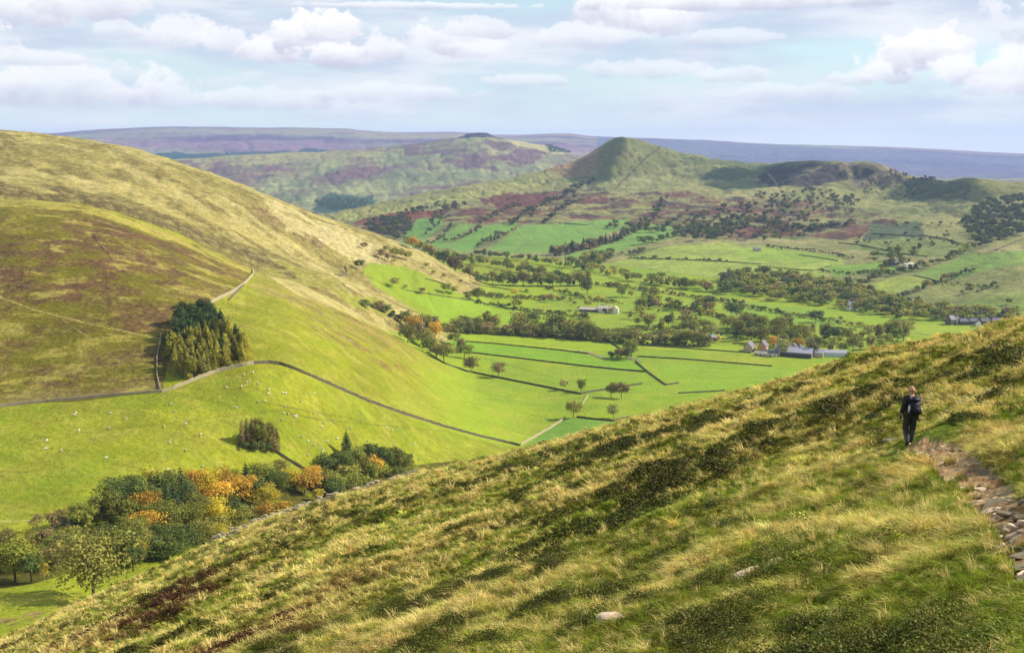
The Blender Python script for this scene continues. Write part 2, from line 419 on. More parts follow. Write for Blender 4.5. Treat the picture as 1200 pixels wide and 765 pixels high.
# ---- bottom-left field and brook
paint((5.3, 7), None, (160, 188, 62))
paint((5.3, 7), [(0,690),(100,690),(90,715),(0,730)], (196, 204, 90), cover=.4, L=14, aniso=(0.2, 4))
paint((5.6, 6.2), [(-50,726),(60,708),(110,700),(0,738),(-50,748)], (176, 150, 100), cover=.5, L=8, edge=3)
paint((6.7, 7.3), None, (96, 104, 44), cover=.8, L=30)
# ---- big sheep field
paint((7.15, 8.02), None, (164, 184, 46))
paint((7.15, 8.02), None, (142, 176, 44), cover=.5, L=70, soft=.3)
paint((7.15, 8.02), None, (184, 190, 78), cover=.3, L=26, soft=.3, amt=.5)
for c_, cv, L_, am in (((150, 152, 66), .3, 18, .55), ((196, 196, 108), .2, 9, .5), ((118, 150, 40), .22, 30, .5)):
    paint((7.15, 8.02), None, c_, cover=cv, L=L_, soft=.4, amt=am)
for q in ([(-20,592),(200,560),(330,545)], [(-20,560),(90,545)], [(200,462),(380,492),(520,505),(640,540)], [(300,470),(420,492)], [(-20,520),(160,500),(330,480)]):
    line_paint((7.1, 8.0), q, (120, 128, 50), 2.0, .55)
line_paint((7.0, 8.0), [(-20,610.5),(40,609.5),(92,607.5)], (214, 206, 176), 2.6, 1)
# ---- heather spur
SP = (8.0, 9.45)
paint(SP, None, (150, 178, 48))
paint(SP, None, (170, 178, 82), cover=.4, L=60, soft=.3, amt=.7)
hz = [(-500,200),(0,232),(60,236),(110,243),(200,272),(250,297),(300,316),(290,330),(245,360),(215,385),(196,430),(190,457),(100,466),(0,475),(-500,480)]
paint(SP, hz, (128, 116, 44), edge=2)
paint(SP, hz, (114, 126, 34), cover=.5, L=45, aniso=(.2, 2))
paint(SP, hz, (132, 96, 62), cover=.4, L=60, soft=.2)
paint(SP, [(-500,230),(0,285),(50,262),(110,250),(180,275),(240,305),(255,325),(200,345),(120,335),(60,350),(0,345),(-500,345)], (132, 98, 70), cover=.78, L=30, edge=5, amt=.9, soft=.4)
paint(SP, [(140,290),(250,300),(298,318),(245,356),(200,350)], (182, 172, 92), cover=.5, L=22, aniso=(.3, 2.5))
paint(SP, [(0,240),(60,243),(100,250),(70,268),(0,280)], (176, 172, 72), cover=.6, L=25)
paint(SP, [(0,380),(60,395),(160,410),(190,425),(190,458),(0,474)], (166, 166, 80), cover=.6, L=18, aniso=(0, 3))
paint(SP, hz, (190, 182, 98), cover=.14, L=9, soft=.3, amt=.7)
paint(SP, hz, (98, 80, 52), cover=.2, L=5, soft=.4, amt=.7)
paint(SP, hz, (150, 140, 62), cover=.3, L=4, soft=.4, amt=.6)
paint(SP, [(0,462),(190,448),(190,458),(0,475)], (172, 160, 104), amt=.6)
paint(SP, [(300,316),(335,326),(400,357),(450,386),(430,392),(380,372),(330,352),(290,345)], (176, 166, 96), cover=.75, L=25, edge=4)
paint(SP, [(335,345),(400,365),(470,400),(440,415),(370,395)], (150, 130, 80), cover=.4, L=14, aniso=(.5, 3))
paint(SP, [(398,366),(430,380),(470,400),(512,424),(540,440),(500,432),(440,408),(404,385)], (176, 142, 78), cover=.6, L=12, edge=4, aniso=(.6, 3), amt=.8, soft=.4)
paint(SP, [(420,404),(470,425),(500,445),(450,432)], (168, 128, 70), cover=.4, L=14)
for q in ([(100,258),(112,280),(128,300),(140,312),(170,330)],):
    line_paint(SP, q, (64, 44, 34), 3, .9); line_paint(SP, [(a[0] + 2, a[1] + 1) for a in q], (196, 176, 130), 1.3, .7, .5)
for c_, cv, L_, am in (((150, 152, 66), .3, 18, .6), ((200, 192, 110), .22, 10, .55), ((118, 150, 40), .22, 30, .5)):
    paint((8.0, 9.3), [(298,318),(335,327),(400,357),(460,392),(520,425),(560,440),(610,522),(430,470),(330,428),(300,427),(245,358)], c_, cover=cv, L=L_, soft=.4, amt=am)
paint(SP, hz, (112, 88, 52), amt=.25)
paint(SP, [(-500,230),(0,288),(50,262),(110,250),(180,275),(240,305),(250,325),(200,340),(120,332),(60,348),(0,345),(-500,345)], (120, 84, 62), cover=.55, L=28, edge=6, amt=.7, soft=.15)
paint(SP, hz, (122, 128, 36), cover=.34, L=24, aniso=(.3, 1.8), soft=.15, amt=.75)
paint(SP, hz, (182, 174, 90), cover=.13, L=16, aniso=(.3, 2), soft=.15, amt=.85)
paint(SP, [(0,232),(60,236),(110,243),(200,272),(250,297),(300,316),(294,321),(250,304),(200,281),(110,252),(60,245),(0,242)], (192, 186, 92), cover=.85, L=14, amt=.9)  # sunlit rim of the spur crest, its light put into the colour
line_paint(SP, [(-30,342),(0,348),(40,363),(100,378),(150,389),(188,397)], (196, 184, 112), 3, .85)
line_paint(SP, [(75,375),(110,400),(150,432),(165,450)], (188, 172, 110), 2.2, .6, .7)
line_paint(SP, [(10,345),(25,335)], (70, 60, 40), 2, .8)
# ---- tan hill and its noses
H2 = (9.45, 13.45)
HP = [(-600,120),(0,140),(150,165),(300,205),(350,228),(420,255),(465,272),(500,286),(548,312),(568,330),(560,338),(540,345),(500,322),(470,312),(432,308),(425,318),(440,335),(500,372),(545,392),(560,410),(500,400),(300,340),(-600,340)]
paint(H2, None, (150, 190, 62))
paint(H2, HP, (196, 184, 112))
paint(H2, HP, (152, 146, 78), cover=.5, L=130, aniso=(-.7, 2.4), soft=.2)
paint(H2, HP, (214, 202, 138), cover=.28, L=70, aniso=(-.7, 2.6), amt=.8)
paint(H2, HP, (124, 116, 60), cover=.28, L=40, aniso=(-.7, 2.2))
paint(H2, [(0,225),(60,232),(130,225),(220,262),(300,290),(360,315),(330,325),(200,290),(60,245)], (118, 112, 58), cover=.7, L=50, edge=6, amt=.85)
paint(H2, [(290,235),(350,262),(385,285),(345,278),(310,258)], (140, 112, 72), edge=5, L=40, cover=.85)
paint(H2, [(335,255),(390,285),(370,288)], (132, 104, 66), edge=4, L=30)
paint(H2, [(300,225),(400,270),(470,300),(430,312),(380,290),(330,262)], (226, 212, 158), cover=.85, L=40, edge=5, amt=.9)
paint((9.7, 11.2), [(300,318),(345,300),(400,330),(390,340),(330,335)], (150, 158, 76), edge=3, L=30)
paint((9.7, 11.6), [(390,338),(430,350),(440,365),(415,362)], (150, 172, 62), edge=2)
paint((9.7, 11.2), [(330,280),(400,318),(440,340),(400,330)], (200, 186, 122), cover=.6, L=20)
line_paint((9.7, 13), [(-20,222),(20,214),(50,208),(80,204)], (150, 160, 70), 3, .8)
line_paint((9.7, 13), [(262,272),(320,290),(370,306),(400,318)], (206, 194, 140), 2.5, .7)
line_paint((9.7, 13), [(265,280),(330,302),(360,316)], (110, 98, 56), 2.5, .6)
line_paint((9.7, 13), [(310,248),(360,285),(410,312),(450,334)], (112, 112, 60), 4, .6)
line_paint((9.3, 11.6), [(300,326),(340,329),(380,326),(400,322),(402,312)], (190, 178, 120), 2.6, .9)
paint((12.5, 13.4), [(425,272),(462,292),(500,312),(545,330),(535,335),(490,318),(450,300)], (180, 168, 100), cover=.7, L=20)
paint((11.5, 13.3), [(372,262),(420,280),(450,298),(440,306),(400,296),(370,278)], (228, 214, 160), edge=3, L=30)
paint((12.3, 13.2), [(436,292),(450,296),(446,302),(434,300)], (176, 140, 90), edge=2, amt=.7)

for vr_ in ((8.6, 9.45), (9.45, 10.2)):
    paint(vr_, [(308,320),(345,328),(400,344),(440,356),(488,388),(478,400),(440,382),(400,364),(350,346)], (212, 198, 142), cover=.85, L=20, edge=2, amt=.85)
paint((10.0, 11.7), [(402,312),(432,328),(470,342),(508,370),(516,388),(480,378),(440,354),(405,336)], (216, 202, 146), cover=.9, L=25, edge=2, amt=.9)
paint((9.7, 11.7), [(412,350),(440,346),(462,362),(466,376),(440,366)], (150, 168, 66), edge=2, L=20)
line_paint((8.3, 9.45), [(392,366),(430,380),(470,400),(512,422)], (92, 84, 48), 3, .75)
paint((12.2, 13.4), [(455,272),(500,288),(548,312),(566,330),(545,330),(500,304),(455,284)], (196, 186, 118), amt=.9, edge=2)
paint((9.45, 11.5), [(-500,240),(0,232),(110,245),(200,270),(300,312),(350,325),(330,308),(250,270),(150,232),(60,218),(0,215),(-500,215)], (92, 84, 50), cover=.85, L=40, edge=5, amt=.85, soft=.3)  # shade in the fold behind the crest, painted as a dark band
paint(H2, HP, (140, 130, 70), cover=.3, L=6, soft=.4, amt=.5)
paint(H2, HP, (222, 210, 150), cover=.3, L=9, soft=.4, amt=.5)
# ---- valley floor
FL = (8.02, 15.0)
def fpoly(poly, col, vr=(7.9, 15.2), **k): paint(vr, poly, col, **k)
paint((8.0, 10.5), None, (154, 196, 58), fn=lambda q: sstep(-.115, -.03, gu[q] + .02 * fbm(gx[q], gy[q], 40, 3, 77)))
paint((10.5, 15.2), [(560,440),(545,395),(600,340),(620,300),(1500,300),(1500,560),(700,560)], (154, 196, 58), edge=3)
paint((8.5, 15.2), [(570,470),(575,395),(700,300),(1300,300),(1300,560)], (136, 190, 66), cover=.5, L=160, soft=.3)
paint((8.0, 15.2), [(570,540),(575,395),(700,300),(1300,300),(1300,560)], (120, 170, 62), cover=.25, L=45, soft=.4, amt=.5)
paint((8.0, 15.2), [(570,540),(575,395),(700,300),(1300,300),(1300,560)], (176, 196, 84), cover=.3, L=60, soft=.3, amt=.6)
fpoly([(613,523),(665,489),(712,493),(750,500),(660,540)], (116, 182, 88), vr=(7.5, 10))
fpoly([(520,392),(600,390),(720,398),(735,410),(660,412),(530,402)], (160, 204, 60))
fpoly([(520,400),(548,401),(620,407),(690,415),(750,420),(756,436),(700,431),(640,424),(548,413)], (128, 194, 60))
fpoly([(760,439),(795,461),(850,458),(760,475),(640,455),(640,430)], (138, 190, 62), cover=.7, L=40)
fpoly([(760,425),(830,425),(930,430),(940,445),(860,455),(800,462)], (140, 196, 66))
fpoly([(735,398),(830,402),(880,415),(760,408)], (164, 204, 76))
fpoly([(480,345),(560,350),(700,375),(640,385),(520,376)], (150, 200, 64))
fpoly([(640,345),(760,345),(860,372),(760,392),(690,378)], (146, 188, 72), cover=.8, L=50)
fpoly([(850,352),(950,362),(1050,372),(1100,380),(980,376),(860,362)], (130, 190, 82))
fpoly([(940,362),(1000,366),(1070,378),(1150,383),(1140,396),(1060,388),(1000,378)], (150, 196, 66))
fpoly([(1060,378),(1140,381),(1175,386),(1120,398),(1060,392)], (160, 200, 78))
fpoly([(850,357),(930,367),(990,377),(985,386),(900,380),(850,370)], (136, 190, 82))
for c_, an_ in (((116, 168, 58), .15), ((178, 200, 96), -.3)):
    paint((7.15, 15.2), [(-20,620),(0,478),(200,460),(330,430),(430,470),(545,440),(560,400),(700,300),(1300,300),(1300,560),(600,560)], c_, cover=.35, L=7, aniso=(an_, 7), soft=.4, amt=.28)
for q in ([(560,455),(620,440),(680,430),(740,426)], [(700,375),(735,392),(750,420)], [(530,352),(600,348),(690,366)], [(800,405),(840,418),(880,425)], [(905,372),(940,385),(985,395)]):
    line_paint((8.0, 15), q, (186, 178, 116), 1.3, .45)
line_paint((11, 15.2), [(640,318),(700,334),(760,341),(820,350),(870,357),(930,366),(1000,378),(1060,388),(1120,398)], (128, 108, 84), 3.6, .9)
# rough pasture strips and lynchets
for q in ([(500,402),(560,418),(640,440)], [(540,470),(600,480),(680,500)], [(560,365),(640,378)], [(600,372),(700,392)]):
    line_paint((8.0, 14), q, (116, 140, 48), 3, .5)

# ---- far ridge
RG = (15.0, 19.4)
paint(RG, None, (158, 156, 94))
paint(RG, None, (132, 138, 82), cover=.4, L=240, aniso=(.4, 1.5), soft=.2)
paint(RG, None, (176, 168, 108), cover=.22, L=120, soft=.2, aniso=(0, 2))
mar = [(395,262),(430,252),(500,248),(560,240),(620,226),(680,224),(700,212),(720,228),(800,226),(880,232),(960,236),(1010,246),(1050,258),(1060,272),(990,282),(900,276),(850,286),(800,266),(750,262),(680,256),(600,262),(540,258),(480,268),(440,280),(400,280)]
paint(RG, mar, (128, 84, 68), cover=.55, L=130, edge=5, aniso=(.3, 1.6), soft=.08)
paint(RG, mar, (166, 160, 96), cover=.22, L=60, edge=5, amt=.8)
paint(RG, mar, (92, 78, 64), cover=.25, L=70, edge=5)
paint(RG, [(395,250),(480,238),(560,222),(640,206),(640,214),(560,236),(470,246),(400,262)], (172, 170, 98), cover=.85, L=90, edge=2)
paint(RG, [(412,262),(450,250),(520,246),(520,252),(450,264)], (140, 86, 62), L=100, edge=3)
paint(RG, [(560,232),(600,228),(650,226),(640,238),(590,245)], (122, 78, 62), L=100, edge=4)
paint(RG, [(640,200),(685,182),(702,172),(706,182),(690,206),(664,208)], (172, 142, 96), edge=2, L=120)
paint(RG, [(700,172),(728,160),(750,164),(790,180),(830,196),(760,206),(700,210)], (134, 134, 76), cover=.85, L=90, edge=3)
paint(RG, [(800,182),(900,193),(960,189),(930,202),(860,212),(800,210)], (122, 130, 80), cover=.8, L=120, edge=3)
paint(RG, [(900,195),(990,190),(1000,212),(930,222),(880,214)], (88, 78, 66), edge=5, L=90, cover=.9)  # shaded left face of the crag, its shade put into a dark colour
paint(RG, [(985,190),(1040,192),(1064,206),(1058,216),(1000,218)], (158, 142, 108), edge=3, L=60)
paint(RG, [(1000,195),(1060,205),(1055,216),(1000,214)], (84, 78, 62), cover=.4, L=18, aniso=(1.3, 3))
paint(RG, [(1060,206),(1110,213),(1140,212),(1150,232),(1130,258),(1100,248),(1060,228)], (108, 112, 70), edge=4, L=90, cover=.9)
paint(RG, [(1140,210),(1300,205),(1300,232),(1180,232),(1150,250),(1136,262),(1130,248)], (146, 146, 84), edge=3, L=100)
paint(RG, [(940,228),(1050,225),(1070,236),(1040,246),(960,242)], (160, 158, 92), edge=4, L=60, cover=.8)
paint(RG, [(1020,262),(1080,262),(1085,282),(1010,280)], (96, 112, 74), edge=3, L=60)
FG = (15.0, 18)
for poly, c in (([(470,284),(488,257),(512,255),(520,263),(500,278),(485,290)], (112, 176, 86)),
                ([(500,288),(540,262),(556,264),(530,283),(518,292)], (122, 178, 86)),
                ([(520,290),(570,265),(606,261),(602,270),(565,286),(545,296)], (116, 180, 82)),
                ([(572,292),(612,265),(650,263),(700,257),(740,257),(732,267),(690,281),(650,295),(600,297)], (118, 178, 82)),
                ([(655,302),(720,283),(758,262),(808,268),(792,278),(740,291),(700,300)], (122, 180, 82)),
                ([(560,300),(640,300),(650,312),(590,314)], (160, 190, 84)),
                ([(690,316),(745,300),(780,289),(850,284),(880,291),(960,297),(1000,303),(980,316),(960,327),(900,330),(800,330),(720,320)], (168, 188, 84)),
                ([(860,292),(900,288),(980,300),(960,308),(880,306)], (150, 190, 76)),
                ([(985,300),(1060,292),(1090,302),(1040,312),(990,310)], (164, 160, 98)),
                ([(1000,284),(1060,278),(1130,284),(1150,298),(1080,302),(990,292)], (140, 156, 84)),
                ([(965,312),(1045,306),(1055,316),(980,324)], (126, 180, 76)),
                ([(995,345),(1040,326),(1100,322),(1110,330),(1030,346)], (172, 186, 84)),
                ([(1070,322),(1130,300),(1210,292),(1210,306),(1150,318),(1105,330)], (132, 172, 80)),
                ([(1060,348),(1150,318),(1215,308),(1215,345),(1120,350)], (160, 162, 92)),
                ([(1100,358),(1215,340),(1215,372),(1130,366)], (140, 162, 78))):
    paint(FG, poly, c, edge=.8, L=60)
    paint(FG, poly, tuple(v * .9 for v in c), cover=.3, L=90, soft=.3, aniso=(0, 2), amt=.7)
line_paint((16.5, 19.4), [(775,172),(758,184),(742,200),(728,214),(720,222)], (84, 84, 54), 2.0, .9)
line_paint((16.5, 19.4), [(720,222),(690,222),(650,214),(634,198)], (98, 92, 62), 1.8, .8)
line_paint((17, 19.4), [(900,203),(906,210),(912,220)], (196, 186, 140), 1.8, .8)
line_paint((15, 18), [(1020,268),(1008,280)], (190, 180, 130), 1.5, .8)

# ---- hill with the knoll, far moors
WN = (20.3, 23.5)
paint(WN, None, (172, 172, 112))
paint(WN, None, (140, 146, 100), cover=.5, L=420, aniso=(.1, 1.8))
paint(WN, None, (140, 108, 104), cover=.34, L=380, aniso=(.1, 2.2))
paint(WN, [(470,165),(600,166),(640,180),(600,205),(520,195),(470,182)], (128, 98, 98), cover=.6, L=300, edge=6)
paint(WN, [(220,186),(340,179),(450,174),(450,180),(320,192),(240,198)], (182, 172, 112), cover=.7, L=260)
paint(WN, [(590,163),(640,168),(672,180),(650,180),(610,172)], (204, 190, 132), edge=2, L=200)
paint(WN, [(530,162),(545,155),(575,155),(582,161)], (70, 60, 66), edge=1, L=100)
paint(WN, [(370,234),(400,228),(440,232),(440,250),(370,250)], (76, 100, 72), edge=4, L=100)
MO = (23.5, 27.1)
paint(MO, None, (158, 122, 142))
paint(MO, None, (158, 160, 138), cover=.45, L=1500, aniso=(0, 2.6), soft=.2)
paint(MO, None, (178, 160, 130), cover=.22, L=900, aniso=(0, 4))
paint(MO, None, (112, 84, 116), cover=.25, L=1100, aniso=(0, 3.5))
paint((23.5, 25.6), [(180,180),(250,178),(380,176),(390,186),(250,190),(190,190)], (46, 80, 66), edge=3, L=300)
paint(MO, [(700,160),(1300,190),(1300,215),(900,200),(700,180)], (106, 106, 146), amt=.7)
paint((25.9, 26.3), [(195,146),(410,150),(410,152.5),(195,150.5)], (92, 84, 84), amt=.6)

# ------------------------------------------------------------------ ground material
AK = 0.50          # how far the covers' colours lie below what the sun makes of them
def to_alb(c):
    c = np.clip(c, 0, 255) / 255
    return np.where(c > .04, ((c + .055) / 1.055) ** 2.4, c / 12.92) * AK
def ground_mat(name, scales, var, bump, bdist):
    m, nt, b = new_mat(name)
    at = nt.n('ShaderNodeAttribute', attribute_name='cover'); geo = nt.n('ShaderNodeNewGeometry')
    f = None; hgt = None
    for sc_, va in scales:
        no = nt.n('ShaderNodeTexNoise'); no.inputs['Scale'].default_value = 1 / sc_; no.inputs['Detail'].default_value = 7; no.inputs['Roughness'].default_value = .65
        nt.l(geo.outputs['Position'], no.inputs['Vector'])
        t = nt.m('MULTIPLY_ADD', nt.m('SUBTRACT', no.outputs[0], .5), va, 1.0); f = t if f is None else nt.m('MULTIPLY', f, t); hgt = no.outputs[0]
    hs = nt.n('ShaderNodeHueSaturation'); nt.l(at.outputs['Color'], hs.inputs['Color']); f = nt.m('MULTIPLY_ADD', nt.m('SUBTRACT', f, 1.0), nt.m('MULTIPLY_ADD', at.outputs['Alpha'], .9, .55), 1.0); nt.l(f, hs.inputs['Value'])
    nt.l(hs.outputs[0], b.inputs['Base Color']); b.inputs['Roughness'].default_value = .95; b.inputs['Specular IOR Level'].default_value = .1
    if bump:
        bp = nt.n('ShaderNodeBump'); bp.inputs['Strength'].default_value = bump; bp.inputs['Distance'].default_value = bdist
        nt.l(hgt, bp.inputs['Height']); nt.l(bp.outputs[0], b.inputs['Normal'])
    return m
M_fore = ground_mat('hillside_turf', [(2.0, .5), (.3, 1.2)], 1, .9, .25)
M_path = ground_mat('trodden_earth', [(.5, .5), (.06, .9)], 1, .8, .05)
M_mid = ground_mat('pasture', [(45, .55), (11, .8), (2.4, 1.7)], 1, .9, 1.4)
M_hill = ground_mat('rough_grassland', [(60, .55), (18, 1.0), (5, 1.6)], 1, .8, 2.5)
M_far = ground_mat('far_moorland', [(90, .9), (25, 1.3)], 1, .9, 12)
green = np.clip((gc[:, 1] - gc[:, 0] + np.where(gv < 15, 25, -8)) / 50, 0, 1) * (gv > 5.02) * (gv < 18.6)
gcx = gc.copy(); near_ = (gv < 15)
gcx[:, 0] += green * np.where(gv < 8.02, 18, np.where(near_, 20, 22)); gcx[:, 2] *= np.where(near_ & (gv > 5), .98 - .2 * green, np.where(gv < 5, .85, 1))
alb = to_alb(gcx * (1 - .03 * green * near_)[:, None]); alb = np.hstack([alb, np.clip(1 - green, 0, 1)[:, None]])
idx = np.arange(NV * NUc).reshape(NV, NUc)
quad = np.stack([idx[:-1, :-1], idx[:-1, 1:], idx[1:, 1:], idx[1:, :-1]], -1)
qv = (vs[:-1] + vs[1:]) / 2; qv = np.broadcast_to(qv[:, None], quad.shape[:2])
pm = gpath[quad].mean(-1) > .5
def ground_obj(name, mask, mat, label, cat):
    F = quad[mask]; ids = np.unique(F); re = np.full(NV * NUc, -1); re[ids] = np.arange(len(ids))
    me = np_mesh(name, np.stack([gx[ids], gy[ids], gz[ids]], 1), re[F], [mat], smooth=True, attrs={'cover': alb[ids]})
    return tag(obj(name, me), label, cat, kind='structure')
ground_obj('near_hillside', (qv < 5) & ~pm, M_fore, 'steep near hillside of tussock grass and bilberry sloping down to the left', 'hillside')
ground_obj('path', (qv < 5) & pm, M_path, 'reddish trodden earth path below the walker at the right', 'path')
ground_obj('valley_ground', (qv >= 5) & (qv < 8), M_mid, 'bright green pasture in the side valley below the near hillside', 'ground')
ground_obj('hills', (qv >= 8) & (qv < 15), M_mid, 'heather spur, tan grass hill and green valley floor beyond the big pasture', 'hills')
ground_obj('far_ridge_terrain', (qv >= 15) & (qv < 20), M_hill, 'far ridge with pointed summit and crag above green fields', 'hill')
ground_obj('distant_hills', (qv >= 20), M_far, 'distant moorland hills below the sky with one small rocky knoll', 'hills')
# ground behind and beside the camera
bx, by = np.meshgrid(np.linspace(-60, 60, 61), np.linspace(-60, 2.5, 32)); bx, by = bx.ravel(), by.ravel()
bz = CAMZ - 2.0 + .32 * bx - .319 * by + .25 * fbm(bx, by, 3, 3, 2) * 0
s0 = np.abs(by - 2.5) < .01; bz[s0] -= .02
bi = np.arange(61 * 32).reshape(32, 61)
me = np_mesh('hillside_behind', np.stack([bx, by, bz], 1), np.stack([bi[:-1, :-1], bi[:-1, 1:], bi[1:, 1:], bi[1:, :-1]], -1).reshape(-1, 4), [M_fore], smooth=True, attrs={'cover': to_alb(fore_col(bx, by))})
tag(obj('hillside_behind', me), 'hillside of rough grass continuing behind the viewpoint', 'hillside', kind='structure')

# ------------------------------------------------------------------ light, sky, air
SUN_AZ, SUN_EL = math.radians(77), math.radians(37)        # azimuth from the view direction towards the right
sd = Vector((math.sin(SUN_AZ) * math.cos(SUN_EL), math.cos(SUN_AZ) * math.cos(SUN_EL), math.sin(SUN_EL)))
sl = bpy.data.lights.new('sun', 'SUN'); sl.energy = 5.0; sl.angle = math.radians(.5); sl.color = (1, .93, .80)
so = obj('sun', sl); so.rotation_euler = (-sd).to_track_quat('-Z', 'Y').to_euler(); so.location = (0, 0, 3000)
W = bpy.data.worlds.new('World'); SC.world = W; W.use_nodes = True; nt = NT(W.node_tree); nt.N.clear()
wo = nt.n('ShaderNodeOutputWorld'); bg = nt.n('ShaderNodeBackground'); nt.l(bg.outputs[0], wo.inputs[0]); bg.inputs[1].default_value = .092
sky = nt.n('ShaderNodeTexSky', sky_type='NISHITA'); sky.sun_disc = False; sky.sun_elevation = SUN_EL; sky.sun_rotation = SUN_AZ
sky.altitude = 300; sky.air_density = 1.0; sky.dust_density = .6; sky.ozone_density = 1.6
tc = nt.n('ShaderNodeTexCoord'); sx = nt.n('ShaderNodeSeparateXYZ'); nt.l(tc.outputs['Generated'], sx.inputs[0])
X_, Y_, Z_ = sx.outputs
az = nt.m('ARCTAN2', X_, Y_); el = nt.m('ARCSINE', Z_)
def nz(vec, scale, det=6, rough=.55):
    n = nt.n('ShaderNodeTexNoise'); n.inputs['Scale'].default_value = scale; n.inputs['Detail'].default_value = det; n.inputs['Roughness'].default_value = rough
    nt.l(vec, n.inputs['Vector']); return n.outputs[0]
def comb(a, b, c=0.0):
    n = nt.n('ShaderNodeCombineXYZ')
    for i, v in enumerate((a, b, c)):
        if isinstance(v, (int, float)): n.inputs[i].default_value = v
        else: nt.l(v, n.inputs[i])
    return n.outputs[0]
def ramp(v, a, b, lo=0.0, hi=1.0, st='SMOOTHSTEP'):
    n = nt.n('ShaderNodeMapRange', interpolation_type=st); n.inputs[1].default_value = a; n.inputs[2].default_value = b; n.inputs[3].default_value = lo; n.inputs[4].default_value = hi
    nt.l(v, n.inputs[0]); return n.outputs[0]
# thin layers seen edge-on: stretched along the horizon
v1 = comb(nt.m('MULTIPLY', az, 2.2), nt.m('MULTIPLY', el, 13.0), 1.7)
v2 = comb(nt.m('MULTIPLY', az, 9.0), nt.m('MULTIPLY', el, 26.0), 4.1)
big = nz(v1, 1.6, 5); fine = nz(v2, 1.5, 8, .6)
strat = ramp(nt.m('ADD', nt.m('MULTIPLY', big, .75), nt.m('MULTIPLY', fine, .35)), .40, .62)
strat = nt.m('MULTIPLY', strat, ramp(el, 1.2, .5))
tone = nz(comb(nt.m('MULTIPLY', az, 3.0), nt.m('MULTIPLY', el, 16.0), 9.0), 1.8, 6)
horizon = ramp(el, .075, -.005)
skyc = nt.mixc(nt.m('MULTIPLY', horizon, .8), sky.outputs[0], (4.9, 5.5, 6.0))
skyc = nt.mixc(.62, skyc, (4.25, 5.65, 6.0))
stc = nt.mixc(ramp(tone, .38, .62), (4.0, 4.5, 5.6), (5.9, 6.05, 6.4))
c = nt.mixc(nt.m('MULTIPLY', strat, .92), skyc, stc)
# heaped clouds at their own places in the sky
def pxdir(px, py):
    u, s = px2us(px, py); v = Vector((u, 1, s)).normalized(); return math.atan2(v.x, v.y), math.asin(v.z)
wob = nt.m('SUBTRACT', nz(comb(nt.m('MULTIPLY', az, 34.0), nt.m('MULTIPLY', el, 42.0), 2.0), 1.0, 8, .62), .5)
wobL = nt.m('SUBTRACT', nz(comb(nt.m('MULTIPLY', az, 9.0), nt.m('MULTIPLY', el, 16.0), 5.0), 1.0, 4, .5), .5)
CL = [(215,46,46,22,.7),(262,52,48,20,.7),(315,62,48,22,.9),(352,44,40,32,1.0),(388,38,38,30,1.0),(405,66,62,20,.9),(450,58,40,24,.75),(505,50,46,24,.7),(560,60,44,16,.6),
      (30,14,70,26,.8),(100,8,60,24,.8),(135,38,26,12,.5),(725,14,60,38,.9),(775,24,42,32,.85),(680,46,70,20,.6),(1040,84,40,24,.85),(1074,66,46,34,1.0),(1102,62,34,30,1.0),(1118,88,34,24,.9),(1000,94,34,12,.5),(1195,92,52,34,.85),(1165,104,40,16,.6),
      (70,106,130,30,.7),(190,116,80,20,.5),(35,70,60,12,.6),(300,118,90,16,.5),(470,112,90,14,.5),(560,36,70,16,.6),(930,112,80,16,.45),(760,84,90,14,.5),(860,46,60,12,.5),(620,96,60,10,.5),(850,90,60,12,.45),(900,2,220,14,.85),(480,8,160,6,.7),(60,-70,200,50,.8),(500,-100,260,50,.8),(950,-130,300,70,.8),(1350,20,140,50,.8),(-200,60,160,50,.8)]
for px, py, rx, ry, amt in CL:
    a0, e0 = pxdir(px, py); rx /= FPX; ry /= FPX
    da = nt.m('DIVIDE', nt.m('SUBTRACT', az, a0), rx); de = nt.m('DIVIDE', nt.m('SUBTRACT', el, e0), ry)
    # flatter below, heaped above
    de2 = nt.m('MULTIPLY', de, ramp(de, -.2, .2, 1.6, .95))
    r = nt.m('SQRT', nt.m('ADD', nt.m('MULTIPLY', da, da), nt.m('MULTIPLY', de2, de2)))
    r = nt.m('ADD', r, nt.m('ADD', nt.m('MULTIPLY', wob, 2.1), nt.m('MULTIPLY', wobL, .9)))
    mk = nt.m('MULTIPLY', ramp(r, 1.0, .72), amt)
    sh = ramp(nt.m('ADD', de, nt.m('MULTIPLY', wob, 1.6)), -.75, .55)
    cc = nt.mixc(sh, (4.2, 4.3, 5.2), (7.0, 6.9, 6.95))
    c = nt.mixc(mk, c, cc)
c = nt.mixc(nt.m('MULTIPLY', ramp(el, .04, -.012), .75), c, (7.4, 7.1, 6.5))
nt.l(c, bg.inputs[0])
# the air
def box_mesh(name, lo, hi, mats):
    v = [(x, y, z) for x in (lo[0], hi[0]) for y in (lo[1], hi[1]) for z in (lo[2], hi[2])]
    f = [(0, 1, 3, 2), (4, 6, 7, 5), (0, 4, 5, 1), (2, 3, 7, 6), (0, 2, 6, 4), (1, 5, 7, 3)]
    return np_mesh(name, v, f, mats)
mh = bpy.data.materials.new('haze_air'); mh.use_nodes = True; n2 = NT(mh.node_tree); n2.N.clear()
ho = n2.n('ShaderNodeOutputMaterial'); pv = n2.n('ShaderNodeVolumePrincipled'); pv.inputs['Color'].default_value = (.42, .60, 1, 1)
HAZE = 4.3e-5
pv.inputs['Density'].default_value = HAZE; pv.inputs['Anisotropy'].default_value = .1; n2.l(pv.outputs[0], ho.inputs['Volume'])
hb = obj('haze', box_mesh('haze', (-21500, -70, gz.min() - 2), (21500, 19600, max(gz.max(), 240) + 20), [mh]))
tag(hb, 'pale blue haze lying over the far hills', 'haze', kind='stuff')

